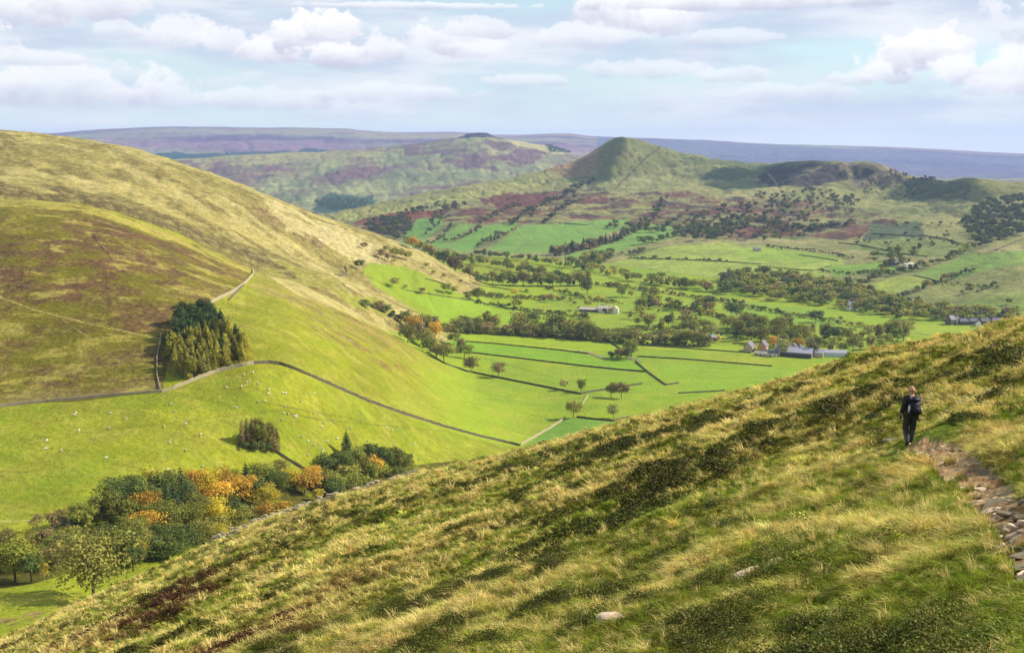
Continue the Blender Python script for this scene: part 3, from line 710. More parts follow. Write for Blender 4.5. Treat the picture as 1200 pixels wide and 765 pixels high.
SC.view_settings.view_transform = 'Standard'; SC.view_settings.look = 'None'; SC.view_settings.gamma = 1; SC.view_settings.exposure = .74
SC.render.film_transparent = False
cy = SC.cycles; cy.max_bounces = 5; cy.diffuse_bounces = 2; cy.glossy_bounces = 1; cy.transmission_bounces = 2; cy.volume_bounces = 0; cy.transparent_max_bounces = 6
# ------------------------------------------------------------------ trees
def rand_unit(n, r):
    v = r.normal(size=(n, 3)); return v / np.linalg.norm(v, axis=1)[:, None]
def leaf_quads(c, nrm, size, r, stretch=1.0):
    """a leaf-sized quad at each centre, facing nrm"""
    n = len(c); t = np.cross(nrm, rand_unit(n, r)); t /= np.linalg.norm(t, axis=1)[:, None] + 1e-9; b = np.cross(nrm, t)
    sz = (size * r.uniform(.6, 1.3, n))[:, None]; t = t * sz * stretch; b = b * sz * .8
    V = np.stack([c - t * .6 - b * .3, c + t * .2 - b * .6, c + t * .6 + b * .3, c - t * .2 + b * .6], 1).reshape(-1, 3)
    return V, np.arange(n * 4).reshape(n, 4)
def tube(path, radii, seg=6):
    V, F = [], []
    for i, (p, r_) in enumerate(zip(path, radii)):
        for j in range(seg):
            a = 2 * math.pi * j / seg; V.append((p[0] + math.cos(a) * r_, p[1] + math.sin(a) * r_, p[2]))
        if i:
            o = (i - 1) * seg
            for j in range(seg): F.append((o + j, o + (j + 1) % seg, o + seg + (j + 1) % seg, o + seg + j))
    return V, F
def merge(parts):
    V, F, o = [], [], 0
    for v, f in parts:
        v = np.asarray(v, float); f = np.asarray(f); V.append(v); F.append(f + o); o += len(v)
    return np.vstack(V), np.vstack(F)
def trunk_geo(H, r0, top, limbs, seed):
    r = np.random.default_rng(seed); bend = r.normal(0, .02, 2) * H
    path = [(bend[0] * t * t, bend[1] * t * t, t * top * H - .4 * (t == 0)) for t in (0, .08, .35, .65, 1)]
    parts = [tube(path, [r0 * 1.5, r0 * 1.05, r0 * .8, r0 * .5, r0 * .15], 7)]
    for k in range(limbs):
        a = r.uniform(0, 6.28); z0 = H * r.uniform(.25, .55) * top; d = r.uniform(.16, .3) * H
        parts.append(tube([(0, 0, z0), (math.cos(a) * d * .5, math.sin(a) * d * .5, z0 + d * .5), (math.cos(a) * d, math.sin(a) * d, z0 + d * 1.2)], [r0 * .45, r0 * .3, r0 * .08], 5))
    return merge(parts)
def crown_geo(kind, seed, nleaf, leaf):
    """unit-height crowns (tree 1 m tall), scaled when placed"""
    r = np.random.default_rng(seed); C, N = [], []
    if kind in ('round', 'tall', 'bush', 'sparse'):
        rx, rz, cz = {'round': (.46, .42, .54), 'tall': (.30, .45, .53), 'bush': (.62, .44, .45), 'sparse': (.36, .40, .58)}[kind]
        nc = {'round': 24, 'tall': 22, 'bush': 14, 'sparse': 18}[kind]
        cc = rand_unit(nc, r) * r.uniform(.35, .85, nc)[:, None]; cc *= r.uniform(.8, 1.15, (nc, 1))
        cc = cc * [rx, rx, rz] + [0, 0, cz]; cr = r.uniform(.10, .19, nc) * (rx / .36)
        per = nleaf // nc
        for c_, q in zip(cc, cr):
            d = rand_unit(per, r); d[:, 2] = np.where(d[:, 2] < -.35, -d[:, 2], d[:, 2])
            p = c_ + d * q * r.uniform(.6, 1.12, per)[:, None] * [1.15, 1.15, .9]
            C.append(p); N.append(d + r.normal(0, .45, (per, 3)))
    elif kind in ('spruce', 'larch', 'pine'):
        R0, pw_, zb = {'spruce': (.25, .9, .04), 'larch': (.18, .6, .03), 'pine': (.30, .42, .06)}[kind]
        z = zb + (1 - zb) * (1 - np.sqrt(r.uniform(0, 1, nleaf))) ** .8
        lev = 15; z = zb + np.round((z - zb) * lev) / lev * .85 + (z - zb) * .15
        a = r.uniform(0, 6.283, nleaf); nb = 7
        a = np.round(a * nb / 6.283 + np.sin(z * 91) * .5) / nb * 6.283 + r.normal(0, .17, nleaf) + z * 47
        Rm = R0 * np.clip(1 - (z - zb) / (1.0 - zb), 0, 1) ** pw_ * (1 + .3 * np.sin(a * 2 + seed + z * 9) + .12 * np.sin(z * 31 + seed)) + .012
        t = r.uniform(.15, 1.05, nleaf) ** .6; rad = Rm * t
        zz = z - rad * .28 + r.normal(0, .008, nleaf)
        C.append(np.stack([np.cos(a) * rad, np.sin(a) * rad, np.clip(zz, .02, 1)], 1))
        N.append(np.stack([np.cos(a) * .5, np.sin(a) * .5, np.full(nleaf, .9)], 1) + r.normal(0, .4, (nleaf, 3)))
    C = np.vstack(C); N = np.vstack(N); N /= np.linalg.norm(N, axis=1)[:, None] + 1e-9
    return leaf_quads(C, N, leaf, r, 1.25)
def leaf_mat(name, rgb, alt, rnd=.3):
    m, nt, b = new_mat(name)
    a_, b_ = lin(rgb), lin(alt); k = 1.0
    geo = nt.n('ShaderNodeNewGeometry'); oi = nt.n('ShaderNodeObjectInfo'); tcn = nt.n('ShaderNodeTexCoord')
    no = nt.n('ShaderNodeTexNoise'); no.inputs['Scale'].default_value = 3.2; no.inputs['Detail'].default_value = 3
    nt.l(tcn.outputs['Object'], no.inputs['Vector'])
    rp = geo.outputs['Random Per Island']
    f = nt.m('ADD', nt.m('MULTIPLY', oi.outputs['Random'], .45), nt.m('ADD', nt.m('MULTIPLY', rp, .25), nt.m('MULTIPLY_ADD', no.outputs[0], 1.3, -.5)), clamp=True)
    c = nt.mixc(f, tuple(v * k for v in a_), tuple(v * k for v in b_))
    hs = nt.n('ShaderNodeHueSaturation'); nt.l(c, hs.inputs['Color'])
    v = nt.m('MULTIPLY', nt.m('MULTIPLY_ADD', nt.m('SUBTRACT', rp, .5), .7, 1), nt.m('MULTIPLY_ADD', nt.m('SUBTRACT', nt.m('FRACT', nt.m('MULTIPLY', oi.outputs['Random'], 13.7)), .5), rnd * 2, 1))
    nt.l(v, hs.inputs['Value']); nt.l(hs.outputs[0], b.inputs['Base Color']); b.inputs['Roughness'].default_value = .7; b.inputs['Specular IOR Level'].default_value = .2
    tr = nt.n('ShaderNodeBsdfTranslucent'); nt.l(hs.outputs[0], tr.inputs[0]); mx = nt.n('ShaderNodeMixShader'); mx.inputs[0].default_value = .22
    out = [n for n in nt.N if n.type == 'OUTPUT_MATERIAL'][0]; nt.l(b.outputs[0], mx.inputs[1]); nt.l(tr.outputs[0], mx.inputs[2]); nt.l(mx.outputs[0], out.inputs[0])
    return m
LM = {'green': leaf_mat('leaves_green', (138, 136, 48), (104, 112, 40)), 'olive': leaf_mat('leaves_olive', (150, 142, 62), (122, 120, 52)),
      'deep': leaf_mat('leaves_deep', (96, 104, 40), (76, 90, 40)), 'gold': leaf_mat('leaves_gold', (198, 172, 48), (146, 140, 44)),
      'rust': leaf_mat('leaves_rust', (206, 158, 52), (172, 140, 50)), 'brown': leaf_mat('leaves_brown', (140, 116, 72), (112, 104, 64)),
      'needle': leaf_mat('needles_dark', (78, 92, 42), (60, 78, 42)), 'larch': leaf_mat('needles_larch', (172, 158, 50), (128, 128, 48)),
      'pale': leaf_mat('leaves_pale', (162, 158, 84), (128, 134, 70)), 'dull': leaf_mat('leaves_dull', (100, 98, 66), (78, 82, 62))}
M_bark = simple_mat('bark', (.07, .052, .038), .95, .3, 4)
M_barkp = simple_mat('bark_pale', (.26, .24, .2), .95, .3, 4)
SHAPES = {}
def shape_meshes(kind, col, seed, lod):
    key = (kind, col, seed, lod)
    if key in SHAPES: return SHAPES[key]
    nl, lf = {0: (4200, .026), 1: (1500, .044), 2: (260, .105)}[lod]
    if kind == 'bush': nl = int(nl * .7); lf *= 1.4
    if kind in ('spruce', 'larch', 'pine'): lf *= .85
    if kind == 'sparse': nl = int(nl * .6); lf *= .8
    cV, cF = crown_geo(kind, seed, nl, lf)
    tV, tF = trunk_geo(1.0, .02 if kind != 'bush' else .012, .9 if kind in ('spruce', 'larch', 'pine') else .7, 0 if kind in ('spruce', 'larch', 'pine') else 5, seed)
    bark = M_barkp if kind == 'sparse' else M_bark
    cm = np_mesh(f'{kind}_crown', cV, cF, [LM[col]]); tm = np_mesh(f'{kind}_trunk', tV, tF, [bark], smooth=True)
    jV, jF = merge([(cV, cF), (tV, tF)])
    jm = np_mesh(f'{kind}_tree', jV, jF, [LM[col], bark], midx=[0] * len(cF) + [1] * len(tF))
    SHAPES[key] = (cm, tm, jm, cV, cF); return SHAPES[key]
TREES = []    # x, y, z, height m, kind, colour, px height, label, group
def T(px, py, hpx, kind='round', col='green', v=(6, 19.3), label=None, group=None, w=1.0):
    x, y, z = hit1(px, py, *v); TREES.append([x, y, z, hpx * y / FPX, kind, col, hpx, label, group, w])
def Tv(px, v, hm, kind, col, label, group, w=1.0):
    """a tree at a place along one of the land's lines, hidden or not"""
    u = px2us(px, 600)[0]; ii = int((u - UG[0]) / (UG[1] - UG[0])); k = int(v); f = v - k
    Y = 1 / (WL[k, ii] * (1 - f) + WL[k + 1, ii] * f); X = u * Y
    TREES.append([X, Y, zat(X, Y), hm, kind, col, hm * FPX / Y, label, group, w])
R = np.random.default_rng(21)
def pick(opts):
    ks = list(opts); p = np.array([opts[k] for k in ks], float); return ks[R.choice(len(ks), p=p / p.sum())]
def fill(poly, n, hpx, kinds, cols, v, label, group, mind=3.0, wide=1.0, hj=(.6, 1.35)):
    P0 = np.array(poly, float); lo, hi = P0.min(0), P0.max(0); pts, tries = [], 0
    cand = R.uniform(lo, hi, (n * 60, 2)); ok = inside(P0[:, 0], P0[:, 1], cand[:, 0], cand[:, 1]); cand = cand[ok]
    for c_ in cand:
        if len(pts) >= n: break
        if all((c_[0] - q[0]) ** 2 + ((c_[1] - q[1]) * 2.2) ** 2 > mind ** 2 for q in pts): pts.append(c_)
    X, Y = hit([p[0] for p in pts], [p[1] for p in pts], *v); Z, _ = land(X, Y)
    for x, y, z in zip(X, Y, Z):
        h = hpx * R.uniform(*hj); TREES.append([x, y, z, h * y / FPX, pick(kinds), pick(cols), h, label, group, wide])
def row(pts, step, hpx, kinds, cols, v, label, group, jit=1.5, wide=1.0):
    d = densify(pts, step, False); xs = [p[0] + R.uniform(-jit, jit) for p in d]; ys = [p[1] + R.uniform(-jit, jit) * .45 for p in d]
    X, Y = hit(xs, ys, *v); Z, _ = land(X, Y)
    for x, y, z in zip(X, Y, Z):
        h = hpx * R.uniform(.5, 1.4); TREES.append([x, y, z, h * y / FPX, pick(kinds), pick(cols), h, label, group, wide])
BR = {'round': 5, 'tall': 2}
MIX = {'green': 4, 'olive': 4, 'deep': 3, 'brown': 1.5, 'gold': .5, 'pale': .6}
# plantation on the spur
PL = [(200,394),(214,382),(236,378),(258,388),(282,404),(293,423),(262,431),(240,439),(207,446),(199,430),(197,410)]
fill([(197,392),(214,381),(240,377),(262,386),(252,396),(225,404),(204,408)], 30, 31, {'pine': 4, 'spruce': 1, 'tall': 2}, {'needle': 1}, (8, 9.4), 'dark pine in the upper part of the wedge-shaped plantation on the heather slope', 'pines of the hillside plantation', 3.0, 1.1, (.85, 1.12))
fill([(199,408),(225,404),(256,394),(280,402),(293,423),(262,431),(240,439),(207,446)], 88, 27, {'larch': 6, 'spruce': 2, 'pine': 1, 'tall': .8}, {'larch': 5, 'needle': 2, 'olive': 2, 'gold': .5}, (8, 9.4), 'yellow-green larch in the sunlit lower part of the hillside plantation', 'larches of the hillside plantation', 3.2, 1.1, (.82, 1.15))
# clump in the big field
for px, py, h, k, c in ((284,522,32,'larch','brown'),(290,523,36,'larch','brown'),(296,524,38,'larch','brown'),(303,523,40,'tall','green'),(308,525,40,'larch','olive'),(314,526,36,'tall','olive'),(320,527,34,'larch','brown'),(325,526,28,'larch','olive'),(288,525,14,'bush','deep'),(300,528,14,'bush','deep'),(312,529,12,'bush','deep')):
    T(px, py, h, k, c, (7, 8), 'tree of the small dense clump standing alone in the sloping sheep pasture' if k != 'bush' else 'dark bush at the foot of the lone clump in the sheep pasture', 'trees of the clump in the sheep pasture' if k != 'bush' else 'bushes under the clump in the sheep pasture')
# the brook wood
LBG = ('tall green tree in the wood along the brook below the near hillside', 'green trees of the brook wood')
LBO = ('orange autumn beech in the wood along the brook', 'orange beeches of the brook wood')
LBC = ('dark conifer in the wood along the brook', 'conifers of the brook wood')
Tv(103, 6.05, 18.5, 'round', 'olive', 'large spreading yellow-green tree at the bottom left edge of the near hillside', None, 1.15)
T(18, 681, 58, 'round', 'green', (6, 7.5), 'rounded green tree left of the small birch by the brook', None, 1.1)
T(-4, 680, 48, 'round', 'deep', (6, 7.5), 'dark green tree cut by the left edge of the photo', None)
T(37, 682, 44, 'tall', 'deep', (6, 7.5), 'narrow dark green tree between rounded tree and small birch by the brook', None)
T(52, 681, 26, 'sparse', 'gold', (6, 7.5), 'small birch with golden leaves and pale trunk beside the brook', None)
T(43, 624, 26, 'sparse', 'brown', (6, 7.9), 'thin pinkish birch standing among dark shrubs under the field track', None)
fill([(0,640),(60,640),(95,625),(95,650),(60,668),(0,668)], 22, 26, {'bush': 3, 'round': 2}, {'deep': 2, 'green': 2, 'brown': 2, 'olive': 1}, (6, 7.6), 'shrub in the thicket between the field track and the brook', 'shrubs of the thicket by the brook', 9)
fill([(55,618),(95,612),(95,632),(60,634)], 8, 18, {'bush': 1}, {'brown': 2, 'dull': 1, 'deep': 1}, (6.5, 7.9), 'shrub in the thicket between the field track and the brook', 'shrubs of the thicket by the brook', 5)
for px, v, h, k, c in ((70,6.9,13,'tall','pale'),(95,7.12,17,'tall','green'),(112,7.15,16,'tall','olive'),(128,7.1,19,'tall','green'),(140,7.2,18,'round','deep'),(148,7.05,17,'tall','green'),(150,6.7,17,'round','green'),(158,7.2,21,'tall','green'),(168,7.1,21,'tall','deep'),(176,7.0,18,'round','rust'),(166,6.75,15,'round','rust'),(180,7.2,19,'round','gold'),(188,7.15,20,'round','deep'),(134,6.6,15,'round','deep'),
        (190,6.8,17,'round','green'),(160,6.5,15,'round','olive'),(200,7.15,21,'tall','green'),(205,6.9,20,'spruce','needle'),(196,6.9,19,'spruce','needle'),(214,7.1,19,'spruce','needle'),(222,7.0,18,'pine','needle'),(228,7.15,18,'round','rust'),(240,7.1,19,'round','gold'),(252,7.0,19,'round','rust'),(246,6.75,17,'round','gold'),(262,7.1,20,'round','rust'),
        (234,6.8,16,'round','olive'),(272,7.15,18,'tall','green'),(280,7.05,18,'round','rust'),(268,6.85,17,'round','deep'),(290,7.1,19,'spruce','needle'),(296,7.0,17,'round','deep'),(305,7.15,17,'round','green'),(314,7.1,16,'round','deep'),(324,7.05,15,'round','deep'),(310,6.9,15,'round','gold'),(336,7.1,14,'round','gold'),(348,7.1,13,'bush','gold'),(330,7.2,15,'tall','olive'),
        (358,7.0,14,'round','rust'),(368,7.05,15,'round','rust'),(384,7.2,17,'round','deep'),(396,7.2,18,'tall','deep'),(408,7.3,25,'spruce','needle'),(404,7.15,21,'round','deep'),(419,7.2,21,'round','green'),(430,7.25,20,'round','deep'),(424,7.1,18,'round','olive'),(440,7.1,18,'round','rust'),(444,7.25,19,'round','deep'),(452,7.15,18,'round','deep'),(462,7.2,18,'round','green'),(472,7.15,17,'round','deep'),(478,7.1,16,'bush','deep'),(120,6.75,14,'round','deep'),(142,6.45,14,'round','deep'),(174,6.5,13,'round','deep'),(216,6.7,15,'round','green'),(152,6.25,12,'tall','deep')):
    h = h * (.74 if px < 245 else .66 if px < 372 else .5) * (1.12 if c == 'needle' else 1)
    lb = LBC if c == 'needle' else LBO if c in ('rust', 'gold') else LBG
    Tv(px, v, h, k, c, lb[0], lb[1], 1.05)
for i in range(64):
    px = R.uniform(130, 480); cc = pick({'green': 3, 'deep': 3, 'olive': 2, 'gold': 1} if not 215 < px < 375 else {'gold': 4, 'rust': 4, 'olive': 2, 'deep': 1}); Tv(px, R.uniform(6.12, 6.75) if px < 372 else R.uniform(6.75, 7.1), R.uniform(5, 9), pick({'bush': 2, 'round': 3, 'tall': 1}), cc, 'leafy undergrowth tree at the near edge of the brook wood', 'small trees at the edge of the brook wood', 1.15)
# named single trees on the valley floor
V0 = (8, 15)
for px, py, h, k, c, lb in (
 (584,443,21,'round','brown','lone brownish tree beside the long dark wall, right of the wall-side tree'),(552,436,20,'round','brown','brownish tree standing against the long dark wall below the spur'),
 (661,457,14,'round','pale','small pale round tree on the long wall, left of a green one'),(681,459,17,'round','green','small green tree on the long wall, right of a pale one'),
 (716,466,21,'round','olive','left tree of the touching pair on the long wall'),(728,467,21,'round','brown','right tree of the touching pair on the long wall'),
 (672,489,22,'round','olive','tree at the corner of the blue-green field beside the pale wall'),(719,490,19,'round','pale','pale green tree just above the near hillside skyline'),
 (740,419,24,'round','green','full round tree beside the ruined stone fold'),(727,421,16,'bush','brown','brown bush left of the round tree by the ruined fold'),(716,420,10,'bush','dull','dark low bush at the left end of the ruined fold'),(734,422,16,'round','dull','dark tree between bush and round tree by the ruined fold')):
    T(px, py, h, k, c, V0 if py < 470 else (7.5, 12), lb)
EG = ('tree in the straggling row down the right flank of the spur', 'trees down the flank of the spur')
for px, py, h, k, c in ((475,382,20,'round','green'),(484,391,24,'round','rust'),(478,402,24,'round','olive'),(490,400,24,'round','brown'),(497,408,26,'round','olive'),(509,398,24,'round','rust'),(504,415,22,'round','green'),(512,420,20,'round','brown'),(520,424,24,'round','olive'),(532,404,16,'round','green'),(540,413,18,'round','brown'),(544,420,18,'round','green'),(503,390,24,'tall','green'),(494,386,20,'round','olive')):
    T(px, py, h, k, c, (9.2, 13), *EG)
FGp = ('bush or small tree in the gully between spur and tan hill', 'bushes in the gully')
for px, py, h in ((428,360,10),(445,364,13),(452,367,12),(460,372,10),(466,375,9),(437,361,6)):
    T(px, py, h, 'bush', pick({'green': 1, 'deep': 2, 'brown': 1}), (9.2, 12.4), *FGp)
HG = ('tree on the lower nose of the tan hill above the green field', 'trees on the nose of the tan hill')
for px, py, h, c in ((421,316,13,'deep'),(427,292,9,'brown'),(447,303,12,'brown'),(454,306,10,'brown'),(452,296,9,'brown'),(462,302,13,'green'),(470,303,13,'olive'),(478,305,12,'olive'),(484,292,16,'rust'),(480,290,14,'deep'),(500,315,8,'olive'),(508,322,6,'olive'),(462,309,7,'pale'),(520,326,6,'brown')):
    T(px, py, h, 'round', c, (11.5, 13.4), *HG)
SG = ('scattered tree in the bright fields between spur and tree belt', 'scattered trees in the bright fields')
for px, py, h, c in ((462,337,13,'olive'),(475,339,6,'olive'),(495,344,8,'brown'),(523,344,14,'green'),(532,345,11,'green'),(549,352,10,'brown'),(559,353,18,'green'),(575,349,8,'green'),(583,350,7,'deep'),(562,334,14,'deep'),(603,348,11,'gold'),(606,362,13,'green'),(617,343,5,'deep'),(645,354,11,'brown'),(637,352,8,'brown'),(584,357,4,'deep'),(627,350,4,'deep'),(651,368,5,'deep'),(656,368,5,'deep'),(540,332,5,'deep'),(688,345,20,'deep')):
    T(px, py, h, 'round', c, (11, 15), *SG)
# belts
row([(507,387),(540,389),(570,391),(600,392),(640,394),(680,397),(716,400),(760,403),(800,404),(830,405)], 5.0, 15, {'round': 5, 'bush': 3, 'tall': 1}, {'olive': 4, 'green': 3, 'brown': 2, 'pale': 1}, V0, 'tree of the long belt crossing the middle of the valley floor', 'trees of the long valley belt', 2)
row([(505,388),(600,393),(680,398),(760,404),(830,406)], 5, 7, {'bush': 1}, {'olive': 2, 'green': 2, 'brown': 1}, V0, 'hedge bush under the long valley tree belt', 'hedge bushes of the long valley belt', 2)
row([(610,389),(650,391),(690,396)], 7, 22, BR, {'olive': 4, 'green': 4, 'deep': 1}, V0, 'tree of the long belt crossing the middle of the valley floor', 'trees of the long valley belt', 3)
row([(545,387),(560,387),(580,388)], 9, 18, BR, {'olive': 4, 'green': 3}, V0, 'tree of the long belt crossing the middle of the valley floor', 'trees of the long valley belt', 3)
row([(490,303),(510,312),(535,322),(560,331),(585,337),(610,340),(650,345),(690,344)], 4.2, 14, BR, {'olive': 4, 'green': 4, 'deep': 2, 'brown': 1}, (13, 15.4), 'tree of the thick belt running from the tan hill nose towards the railway', 'trees of the belt behind the tan hill', 3)
row([(500,300),(540,308),(580,312),(620,322),(660,330)], 4.5, 11, BR, {'green': 3, 'deep': 3, 'olive': 2}, (13.5, 16), 'tree of the farther belt behind the tan hill nose', 'trees of the farther belt', 2.5)
row([(560,300),(600,304),(640,310),(690,318)], 4, 8, BR, {'deep': 3, 'dull': 2, 'olive': 2}, (14, 16), 'small tree in the hedge line under the green slope fields', 'trees of the hedge under the slope fields', 2)
fill([(655,312),(700,322),(760,336),(810,344),(860,350),(858,343),(800,332),(740,328),(690,312)], 60, 11, BR, MIX, (13.5, 16), 'tree above the railway line in the middle of the valley', 'trees above the railway', 3.5)
fill([(728,348),(765,345),(800,352),(850,366),(885,384),(890,402),(840,402),(780,398),(745,385),(735,368)], 62, 14, BR, MIX, V0, 'tree in the scattered wood between the white farmhouse and the big farm', 'trees between farmhouse and farm', 6.5)
fill([(655,350),(700,348),(720,352),(740,360),(700,375),(668,374)], 12, 8, {'bush': 2, 'round': 2}, MIX, V0, 'low tree or bush around the long pale farmhouse', 'trees around the farmhouse', 8)
fill([(860,388),(900,384),(960,390),(985,402),(965,412),(930,408),(890,404),(868,402)], 34, 19, BR, {'green': 3, 'olive': 3, 'deep': 2, 'rust': 1.2, 'brown': 1}, (9, 14.5), 'tree sheltering the back of the big farm', 'trees behind the big farm', 6)
for px, py, h, c in ((906,409,17,'rust'),(934,411,17,'rust'),(878,384,19,'deep'),(921,378,13,'deep'),(956,378,16,'dull'),(975,379,9,'pale'),(918,432,22,'pale'),(951,437,22,'brown'),(860,384,16,'brown'),(985,376,6,'dull')):
    T(px, py, h, 'round', c, (9, 14.5), {906: 'rust-red tree between the pale gables and the grey roofs', 934: 'rust-red tree right behind the twin white gables', 918: 'yellowish tree in front of the big grey shed', 951: 'brownish bushy tree at the near corner of the big grey shed', 921: 'dark round tree alone in the field above the farm', 956: 'narrow dark tree alone near the field track above the farm'}.get(px, 'tree scattered in the green fields above the big farm'), None if px in (906, 934, 918, 951, 921, 956) else 'trees in the fields above the farm')
row([(975,414),(1000,413),(1020,409),(1040,404),(1060,400)], 7.5, 21, {'round': 2, 'tall': 2}, {'green': 4, 'olive': 3, 'brown': 1}, (9, 14.5), 'tall tree in the row right of the farm above the hillside skyline', 'tall trees right of the farm', 2)
row([(985,404),(1010,399),(1040,396),(1065,394)], 8, 17, BR, {'green': 4, 'olive': 3, 'deep': 1}, (9, 14.8), 'tree of the second row right of the farm', 'second row of trees right of the farm', 2)
RB = [(842,326),(900,322),(950,330),(1000,338),(1050,352),(1090,360),(1130,366),(1192,368),(1195,380),(1150,380),(1112,376),(1060,376),(1010,367),(960,359),(880,349),(850,340)]
fill(RB, 470, 11, BR, {'green': 4, 'deep': 4, 'olive': 3, 'brown': 1, 'dull': 1}, (12, 16), 'tree of the broad woodland along the river at the right', 'trees of the river woodland', 1.9)
row([(1000,340),(1030,326),(1060,320),(1075,316),(1100,308),(1120,302),(1145,290),(1150,280)], 4, 9, BR, {'deep': 4, 'green': 2, 'dull': 2}, (14.5, 18), 'tree in the ravine climbing from the river woodland to the right', 'trees of the climbing ravine', 3)
row([(1050,352),(1080,340),(1110,328),(1140,319)], 4, 8, BR, {'deep': 3, 'brown': 2, 'dull': 2}, (14.5, 17), 'tree in the hedge line across the right-hand slope', 'trees of the hedge on the right slope', 2)
row([(1128,345),(1150,340),(1166,336)], 5, 6, BR, {'deep': 3, 'dull': 2}, (14.5, 17), 'tree in the short hedge on the right-hand slope', 'trees of the short hedge on the right', 1.5)
T(1182, 357, 8, 'round', 'deep', (14.5, 17), 'lone dark tree in the pasture above the village')
fill([(1020,300),(1060,294),(1080,292),(1070,312),(1030,318)], 24, 8, BR, {'deep': 4, 'dull': 2, 'brown': 1}, (15, 17), 'tree around the farm on the lower far slope', 'trees around the far farm', 3)
row([(648,299),(680,292),(712,285),(738,276),(752,268)], 2.2, 10, {'spruce': 2, 'tall': 3, 'round': 1}, {'dull': 2, 'brown': 2, 'deep': 2}, (15, 18), 'tree of the shelter strip between two bright green slope fields', 'trees of the shelter strip', 2)
row([(650,301),(690,292),(730,281)], 3, 9, {'spruce': 2, 'tall': 3}, {'brown': 2, 'dull': 2}, (15, 18), 'tree of the shelter strip between two bright green slope fields', 'trees of the shelter strip', 1.5)
fill([(668,308),(690,303),(716,300),(716,308),(690,314)], 26, 10, BR, {'deep': 3, 'olive': 2}, (15, 17), 'tree of the dark copse below the shelter strip', 'trees of the copse below the shelter strip', 3)
fill([(725,299),(760,293),(750,300)], 10, 6, BR, {'dull': 1, 'deep': 1}, (15, 17), 'tree of the small thicket under the slope field', 'trees of the small thicket', 3)
row([(750,286),(775,283),(800,276),(830,268)], 4, 8, BR, {'deep': 3, 'dull': 2}, (15, 18), 'tree on the upper bank right of the slope fields', 'trees on the upper bank', 2)
for a in ([(521,284),(545,278),(560,271)], [(560,290),(575,284),(590,278),(603,270)], [(495,290),(520,280),(528,268)], [(565,282),(590,276)], [(500,276),(515,262),(525,255)]):
    row(a, 3.5, 6, BR, {'deep': 2, 'dull': 3, 'brown': 1}, (15, 18), 'small tree of a hedge between the slope fields', 'hedge trees between the slope fields', 1.5)

for a in ([(560,356),(600,362),(650,369),(690,374)], [(640,338),(690,352),(730,356)], [(700,334),(760,341),(820,350),(870,357)], [(870,360),(930,370),(1000,382),(1050,390)], [(700,392),(745,396),(800,392)], [(545,345),(600,350),(660,352)], [(760,358),(820,366),(860,376)]):
    row(a, 3.4, 5, {'bush': 4, 'round': 1}, {'green': 3, 'deep': 2, 'brown': 2, 'olive': 2}, (11, 15.4), 'low hedge bush along a field edge on the valley floor', 'hedge bushes between the valley fields', 1.2)
for a in ([(740,303),(800,305),(860,308)], [(960,318),(1000,322),(1030,318)], [(1085,332),(1130,335),(1170,338)], [(900,290),(960,296),(1000,303)]):
    row(a, 4, 3.5, {'bush': 4, 'round': 1}, {'deep': 2, 'dull': 3, 'olive': 1}, (15, 17.6), 'small bush along a wall on the lower far slope', 'bushes along walls of the far slope', 1.5)
# nearest first: the rest of the broadleaf trees, a few pixels each, become one wood
names = {'round': 'broadleaf_tree', 'tall': 'broadleaf_tree', 'sparse': 'broadleaf_tree', 'bush': 'bush', 'spruce': 'conifer_tree', 'pine': 'conifer_tree', 'larch': 'larch_tree'}
cats = {'broadleaf_tree': 'tree', 'bush': 'bush', 'conifer_tree': 'conifer', 'larch_tree': 'larch'}
TREES = [t for t in TREES if t[1] > 0]
TREES.sort(key=lambda t: -t[6])
LIMIT = {'broadleaf_tree': 292, 'bush': 292}
count = {}; rest = []
for i, (x, y, z, h, kind, col, hpx, lb, gr, w) in enumerate(TREES):
    nm = names[kind]; count[nm] = count.get(nm, 0) + 1
    lod = 0 if hpx > 30 else 1 if hpx > 9 else 2
    seed = int(R.integers(0, 3))
    cm, tm, jm, cV, cF = shape_meshes(kind, col, seed + {'round': 0, 'tall': 10, 'bush': 20, 'sparse': 30, 'spruce': 40, 'pine': 50, 'larch': 60}[kind], lod)
    rz = R.uniform(0, 6.28); sx_ = h * R.uniform(.9, 1.12) * w * (1.0 if kind != 'larch' else .95)
    if count[nm] > LIMIT.get(nm, 999) or (kind == 'tall' and False): rest.append((x, y, z, h, sx_, rz, kind, col)); continue
    if hpx > 12:
        e = empty(nm, (x, y, z), rz); e.scale = (sx_ * R.uniform(.82, 1.2), sx_ * R.uniform(.82, 1.2), h)
        obj('trunk', tm, e); obj('crown', cm, e)
    else:
        e = obj(nm, jm, None, (x, y, z)); e.rotation_euler[2] = rz; e.scale = (sx_ * R.uniform(.82, 1.2), sx_ * R.uniform(.82, 1.2), h)
    tag(e, lb, cats[nm], gr)
print('trees', count, len(rest))
def merged(name, items, label, cat, cols):
    Vs, Fs, mi, o = [], [], [], 0
    for x, y, z, h, sx_, rz, kind, col in items:
        cV, cF = shape_meshes(kind, col, {'round': 0, 'tall': 10, 'bush': 20, 'spruce': 40}.get(kind, 0), 2)[3:5]
        ca, sa = math.cos(rz), math.sin(rz)
        V = np.stack([(cV[:, 0] * ca - cV[:, 1] * sa) * sx_ + x, (cV[:, 0] * sa + cV[:, 1] * ca) * sx_ + y, cV[:, 2] * h + z], 1)
        Vs.append(V); Fs.append(cF + o); o += len(V); mi += [cols.index(col)] * len(cF)
    me = np_mesh(name, np.vstack(Vs), np.vstack(Fs), [LM[c] for c in cols], midx=mi)
    return tag(obj(name, me), label, cat, kind='stuff')
ac = list(LM)
if rest: merged('valley_woodland', rest, 'small far-off trees filling the woods and hedges along the valley', 'woodland', ac)
